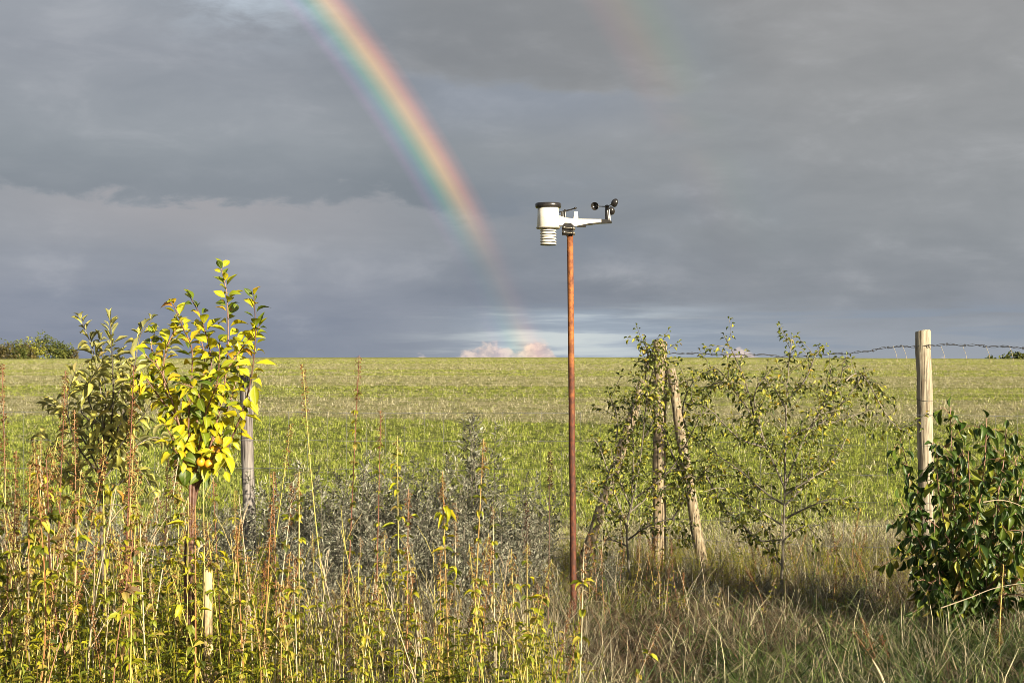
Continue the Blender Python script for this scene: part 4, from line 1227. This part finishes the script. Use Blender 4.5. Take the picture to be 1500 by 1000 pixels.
def gn_scatter(name, mats_meshes, P_, rotz, scl, tilt, label, cat):
    """points carry attributes; geometry nodes put the tuft meshes on them"""
    colx = bpy.data.collections.new(name + '_source')
    for i, me in enumerate(mats_meshes):
        o = bpy.data.objects.new('%s_piece_%02d' % (name, i), me); colx.objects.link(o)
    me = bpy.data.meshes.new(name); n = len(P_)
    me.vertices.add(n); me.vertices.foreach_set('co', P_.astype(np.float32).ravel())
    rot = np.c_[tilt[:, 0], tilt[:, 1], rotz].astype(np.float32)
    a = me.attributes.new('rot', 'FLOAT_VECTOR', 'POINT'); a.data.foreach_set('vector', rot.ravel())
    a = me.attributes.new('scl', 'FLOAT', 'POINT'); a.data.foreach_set('value', scl.astype(np.float32))
    a = me.attributes.new('idx', 'INT', 'POINT'); a.data.foreach_set('value', NP.integers(0, len(mats_meshes), n).astype(np.int32))
    ob = bpy.data.objects.new(name, me); COL.objects.link(ob)
    ng = bpy.data.node_groups.new(name, 'GeometryNodeTree')
    ng.interface.new_socket('Geometry', in_out='INPUT', socket_type='NodeSocketGeometry')
    ng.interface.new_socket('Geometry', in_out='OUTPUT', socket_type='NodeSocketGeometry')
    gi = ng.nodes.new('NodeGroupInput'); go = ng.nodes.new('NodeGroupOutput')
    ip = ng.nodes.new('GeometryNodeInstanceOnPoints'); ci = ng.nodes.new('GeometryNodeCollectionInfo')
    ci.inputs['Collection'].default_value = colx; ci.inputs['Separate Children'].default_value = True; ci.inputs['Reset Children'].default_value = True
    def na(nm, ty):
        q = ng.nodes.new('GeometryNodeInputNamedAttribute'); q.data_type = ty; q.inputs['Name'].default_value = nm
        return [s for s in q.outputs if s.enabled and s.name == 'Attribute'][0]
    L_ = ng.links.new
    L_(gi.outputs[0], ip.inputs['Points']); L_(ci.outputs[0], ip.inputs['Instance'])
    ip.inputs['Pick Instance'].default_value = True
    L_(na('idx', 'INT'), ip.inputs['Instance Index'])
    e2r = ng.nodes.new('FunctionNodeEulerToRotation'); L_(na('rot', 'FLOAT_VECTOR'), e2r.inputs[0]); L_(e2r.outputs[0], ip.inputs['Rotation'])
    L_(na('scl', 'FLOAT'), ip.inputs['Scale']); L_(ip.outputs[0], go.inputs[0])
    md = ob.modifiers.new('scatter', 'NODES'); md.node_group = ng
    return tag(ob, label, cat, kind='stuff')

def wedge(n, y0, y1, pad=.6, power=1.0, x0=-1.0, x1=1.0):
    """random spots on the ground inside what the camera could see, a step to either side included"""
    u = NP.random(n) ** power
    y = y0 + (y1 - y0) * u
    half = .354 * y + pad
    x = half * (x0 + (x1 - x0) * NP.random(n))
    return x, y
def spots(x, y): return np.c_[x, y, hgt(x, y)]
def scat(name, meshes, x, y, s0, s1, tl, label, cat):
    n = len(x)
    return gn_scatter(name, meshes, spots(x, y), NP.random(n) * 6.283, s0 + (s1 - s0) * NP.random(n), (NP.random((n, 2)) - .5) * tl, label, cat)

# crop seedlings and straw on the field
cropm = [tuft('crop', s).mesh('crop_tuft', M['crop']) for s in range(6)]
strawm = [tuft('straw', s + 20).mesh('straw_tuft', M['straw']) for s in range(6)]
n = 125000
x, y = wedge(n, 12.2, 95, 2.0, 1.3)
def bandf(x, y):
    yy = y + x * .03 + 1.6 * np.sin(x * .11 + 1) + .9 * np.sin(x * .31)
    b = ((yy > 29) & (yy < 35.5)) * .75 + ((yy > 46) & (yy < 53)) * .6 + ((yy > 62) & (yy < 74)) * .45
    b = b + .16 + .35 * np.clip((15.5 - y) / 3, 0, 1) + .16 * (y > 36) + .6 * (np.sin(y * .9 + .8 * np.sin(x * .09) + 1.5 * np.sin(y * .23)) > .5) * (y > 34)
    return b
b = bandf(x, y)
keep = NP.random(n) > b
scat('crop_rows', cropm, x[keep], y[keep], .6, 1.25, .3, 'fresh green seedlings sprouting all over the field', 'crop')
x2, y2 = wedge(70000, 12.0, 95, 2.0, 1.25)
keep = NP.random(len(x2)) < bandf(x2, y2)
scat('stubble', strawm, x2[keep], y2[keep], .8, 1.7, .5, 'pale straw stubble lying in bands across the field', 'stubble')

# rough margin this side of the fence
x, y = wedge(9000, 8.2, 13.8, .4, 1.0, -.2, 1.0)
scat('straw_litter', strawm, x, y, .7, 1.5, .6, 'pale straw and dead stems littering the ground along the fence', 'straw')
longm = [tuft('long', s + 40).mesh('grass_tuft', M['grass_green']) for s in range(6)]
drym = [tuft('dry', s + 60).mesh('dry_tuft', M['grass_dry']) for s in range(6)]
deadm = [tuft('dead', s + 80).mesh('dead_tuft', M['grass_dead']) for s in range(5)]
weedm = [weed_clump(s + 100).mesh('weed_clump', M['weed_leaf']) for s in range(6)]
x, y = wedge(3400, 5.0, 10.4, .6, 1.0, -.1, 1.0)
k_ = ((np.sin(x * 2.3 + 1.1) + np.sin(y * 1.9 + x) < .75) | (NP.random(len(x)) < .2)) & (NP.random(len(x)) < np.clip((10.0 - y) / 2.6, .1, 1) ** 1.3) & ~((750 + F * x / y > 930) & (750 + F * x / y < 1210) & (y > 7.6) & (y < 9.0) & (NP.random(len(x)) < .55)); x, y = x[k_], y[k_]
q_ = 750 + F * x / y; k_ = ~((q_ > 1255) & (q_ < 1320) & (y < 6.35)); x, y = x[k_], y[k_]
scat('long_grass', longm, x, y, .55, 1.0, .5, 'long bent green grass around the pole foot and lower right', 'grass')
x, y = wedge(5200, 4.8, 12.6, .6, .9)
k_ = ~((x < .8) & (x > -2.2) & (y > 7.4) & (NP.random(len(x)) < .7)); x, y = x[k_], y[k_]
x3, y3 = wedge(4400, 4.7, 9.0, .4, 1.0, -1.0, .15); x, y = np.r_[x, x3], np.r_[y, y3]
k_ = (x < .3) | (NP.random(len(x)) < .42 + .3 * ((y > 8.0) & (y < 10.2))); x, y = x[k_], y[k_]
q_ = 750 + F * x / y; k_ = ~((q_ > 276) & (q_ < 330) & (y < 6.45)); x, y = x[k_], y[k_]
scat('dry_grass', drym, x, y, .6, 1.15, .6, 'thin bleached dry grass through the rough margin', 'dry grass')
x, y = wedge(1500, 6.0, 10.4, .3, 1.0, .05, .95)
k_ = np.sin(x * 2.3 + 1.1) + np.sin(y * 1.9 + x) > -.1; x, y = x[k_], y[k_]
x3, y3 = wedge(1100, 4.8, 8.5, .4, 1.0, -1.0, .1); q_ = 750 + F * x3 / y3; k_ = ~((q_ > 276) & (q_ < 330) & (y3 < 6.45)); x, y = np.r_[x, x3[k_]], np.r_[y, y3[k_]]
pm = lambda x, y: (750 + F * x / y > 930) & (750 + F * x / y < 1230) & (y > 7.3) & (y < 9.3)
x3, y3 = wedge(9000, 7.2, 9.4, .3, 1.0, .1, .75); k_ = pm(x3, y3) & (NP.random(len(x3)) < .2); x, y = np.r_[x, x3[k_]], np.r_[y, y3[k_]]
scat('dead_grass', deadm, x, y, .8, 1.7, .5, 'tangled red brown dead grass lying through the margin', 'dead grass')
x, y = wedge(6500, 4.6, 9.4, .5, 1.0, -1.0, .12)
px_ = 750 + F * x / y
lim = np.where(px_ < 380, 8.6, np.where(px_ < 560, 7.0, 6.0))
k_ = (y < lim - 1.2) | ((y < lim + .8) & (NP.random(len(x)) < .4)); k_ &= (px_ < 430) | (NP.random(len(x)) < .45); k_ &= NP.random(len(x)) < .72; q_ = 750 + F * x / y; k_ &= ~((q_ > 272) & (q_ < 334) & (y < 6.5))
x, y = x[k_], y[k_]
scat('low_weeds', weedm, x, y, .5, 1.45, .4, 'low yellow green leafy weeds covering the lower left', 'weeds')
x, y = wedge(900, 8.6, 11.8, .4, 1.0, .05, 1.0)
scat('fence_weeds', weedm, x, y, .35, .7, .4, 'sparse low weeds under the fence mesh', 'weeds')


# ------------------------------------------------------------------ small single things at the lower right
a = at(1298, 1010, 6.3); b = at(1277, 964, 6.3)
mb = MB(); mb.tube([(0, 0, -.12)] + [q - Vector((a.x, a.y, a.z)) for q in spline([a, (a + b) / 2 + Vector((.006, 0, 0)), b], 4)], [.008, .0085, .008, .0075, .007, .0068, .006, .005, .004, .001], 8)
stick = link('cut_stick', mb.mesh('cut_stick', M['stem_pale'])); stick.location = a
tag(stick, 'pale cut stick poking out of the dead grass at the bottom edge', 'stick')
for i, (pp, Y, lb) in enumerate(((((1378, 890), (1420, 875), (1460, 860), (1510, 852)), 7.6, 'long pale bare stem arching across the foot of the dark bush'),
                                 (((1440, 735), (1465, 732), (1490, 738), (1510, 750)), 7.6, 'pale bare twig arching in front of the upper dark bush'))):
    q0 = at(*pp[0], Y)
    pts = spline([at(x, y, Y) for x, y in pp], 5)
    mb = MB(); mb.tube([q - q0 for q in pts], [.0035 - .002 * i / 15 for i in range(16)], 6)
    o = link('dry_stem', mb.mesh('dry_stem', M['stem_pale'])); o.location = q0
    tag(o, lb, 'twig')
# rusty dock lying over in the grass
for i, (tx, ty, fx) in enumerate(((1262, 905, 1300), (1250, 925, 1310), (1290, 930, 1320))):
    b = foot_at(fx, 7.1)
    build_stalk('weed_stalk', ('rusty dock stalk leaning left in the lower right grass', 'lowest rusty dock stalk in the lower right grass', 'rightmost rusty dock stalk in the lower right grass')[i], 'dock', b, at(tx, ty, 7.1), 900 + i, TG, head=.7)


# ------------------------------------------------------------------ trees beyond the crest, and two added behind the viewer for shade
def far_tree(name, label, x, Y, H, Wd, seed, mat, n, leaf, group, z0=None, trunk=.12, cen=.58):
    rr = random.Random(seed)
    base = Vector((x, Y, ground(x, Y) if z0 is None else z0))
    t_ = thing(name, label, 'tree', base, group)
    mb = MB()
    pts = spline([Vector((0, 0, -.2)), Vector((rr.uniform(-.1, .1), 0, H * .35)), Vector((rr.uniform(-.2, .2), 0, H * .75))], 4)
    mb.tube(pts, [trunk * (1 - .7 * i / (len(pts) - 1)) for i in range(len(pts))], 7)
    lobes = []
    for k in range(9):
        a = rr.uniform(0, 6.28); r = rr.uniform(.15, .62) * Wd / 2
        c0 = Vector((math.cos(a) * r, math.sin(a) * r * .9, H * rr.uniform(.35, .82)))
        lobes.append((c0, Wd * rr.uniform(.16, .30)))
        mb.tube([Vector((0, 0, H * rr.uniform(.2, .5))), c0 * .6 + Vector((0, 0, H * .2)), c0], [trunk * .4, trunk * .25, trunk * .08], 5)
    link('trunk', mb.mesh('trunk', M['bark_grey']), t_)
    cr = MB()
    for i in range(n):
        c0, r = lobes[rr.randrange(9)]
        d = Vector((rr.gauss(0, 1), rr.gauss(0, 1), rr.gauss(0, 1))).normalized()
        q = c0 + d * r * rr.uniform(.45, 1.12)
        q.z = max(q.z, H * .06)
        dd = (d + Vector((rr.uniform(-1, 1), rr.uniform(-1, 1), rr.uniform(-1, .5)))).normalized()
        cr.quadleaf(q, dd, (rr.uniform(-1, 1), rr.uniform(-1, 1), 1), leaf * rr.uniform(.6, 1.4), leaf * rr.uniform(.5, .8), rr.random())
    link('crown', cr.mesh('crown', mat), t_, kind='stuff')
    return t_
M['far_green'] = leaf_mat('far_green', [(0, (.05, .07, .02)), (.5, (.10, .12, .025)), (1, (.17, .17, .03))], .2, .6)
M['far_yellow'] = leaf_mat('far_yellow', [(0, (.15, .16, .02)), (.5, (.24, .24, .03)), (1, (.32, .29, .04))], .2, .6)
M['far_brown'] = leaf_mat('far_brown', [(0, (.05, .045, .02)), (.5, (.10, .085, .03)), (1, (.17, .13, .04))], .2, .6)
FG = 'shrubby trees beyond the crest of the field'
for i, (px, py, wpx, mt, lb) in enumerate(((4, 515, 34, 'far_brown', 'brownish low shrub tree at the far left end of the skyline clump'), (24, 512, 34, 'far_green', 'dark rounded shrub tree second from the left on the skyline'),
                                       (36, 508, 26, 'far_brown', 'brown shrub tree with bare top in the skyline clump'), (52, 509, 40, 'far_yellow', 'yellow green round bush in the middle of the skyline clump'),
                                       (70, 501, 38, 'far_green', 'tallest dark tree of the skyline clump'), (88, 511, 28, 'far_green', 'sloping green shrub right of the tallest skyline tree'),
                                       (101, 518, 20, 'far_brown', 'lowest shrub at the right end of the skyline clump'), (-18, 510, 40, 'far_green', 'green shrub tree at the frame edge of the skyline clump'))):
    Y = 215 + i * 2; q = at(px, py, Y); g_ = ground(q.x, Y)
    far_tree('shrub_tree', lb, q.x, Y, (q.z - g_) * 1.32, wpx / F * Y * 1.35, 500 + i, M[mt], 900, .38, FG)
for i, (px, py, wpx) in enumerate(((1452, 523, 20), (1472, 521, 24), (1490, 519, 22), (1506, 519, 26))):
    Y = 300 + i * 3; q = at(px, py, Y); g_ = ground(q.x, Y)
    far_tree('distant_tree', ('small dark tree top on the right skyline, nearest the pale post', 'low dark tree top second from the pale post on the skyline', 'dark tree top on the right skyline near the frame edge', 'dark tree top at the very right end of the skyline')[i], q.x, Y, max(2, (q.z - g_) * 1.1), wpx / F * Y * 1.2, 540 + i, M['far_green'], 500, .6, 'dark tree tops on the right skyline')
# unseen trees added behind the viewer to cast shade over the lower right
for i, (x, y, H, Wd, n) in enumerate(((8.8, -1.5, 2.6, 2.8, 1700), (12.6, -2.6, 2.9, 2.4, 1700))):
    far_tree('added_shade_tree', ('unseen leafy tree added behind the viewer to shade the grass near the pole', 'unseen leafy tree added behind the viewer to shade the dark bush')[i], x, y, H, Wd, 580 + i, M['far_green'], n, .17, None, trunk=.07)

S.cycles.pixel_filter_type = 'BLACKMAN_HARRIS'; S.cycles.filter_width = 0.8
S.cycles.max_bounces = 6
S.cycles.transparent_max_bounces = 4
S.cycles.sample_clamp_indirect = 6
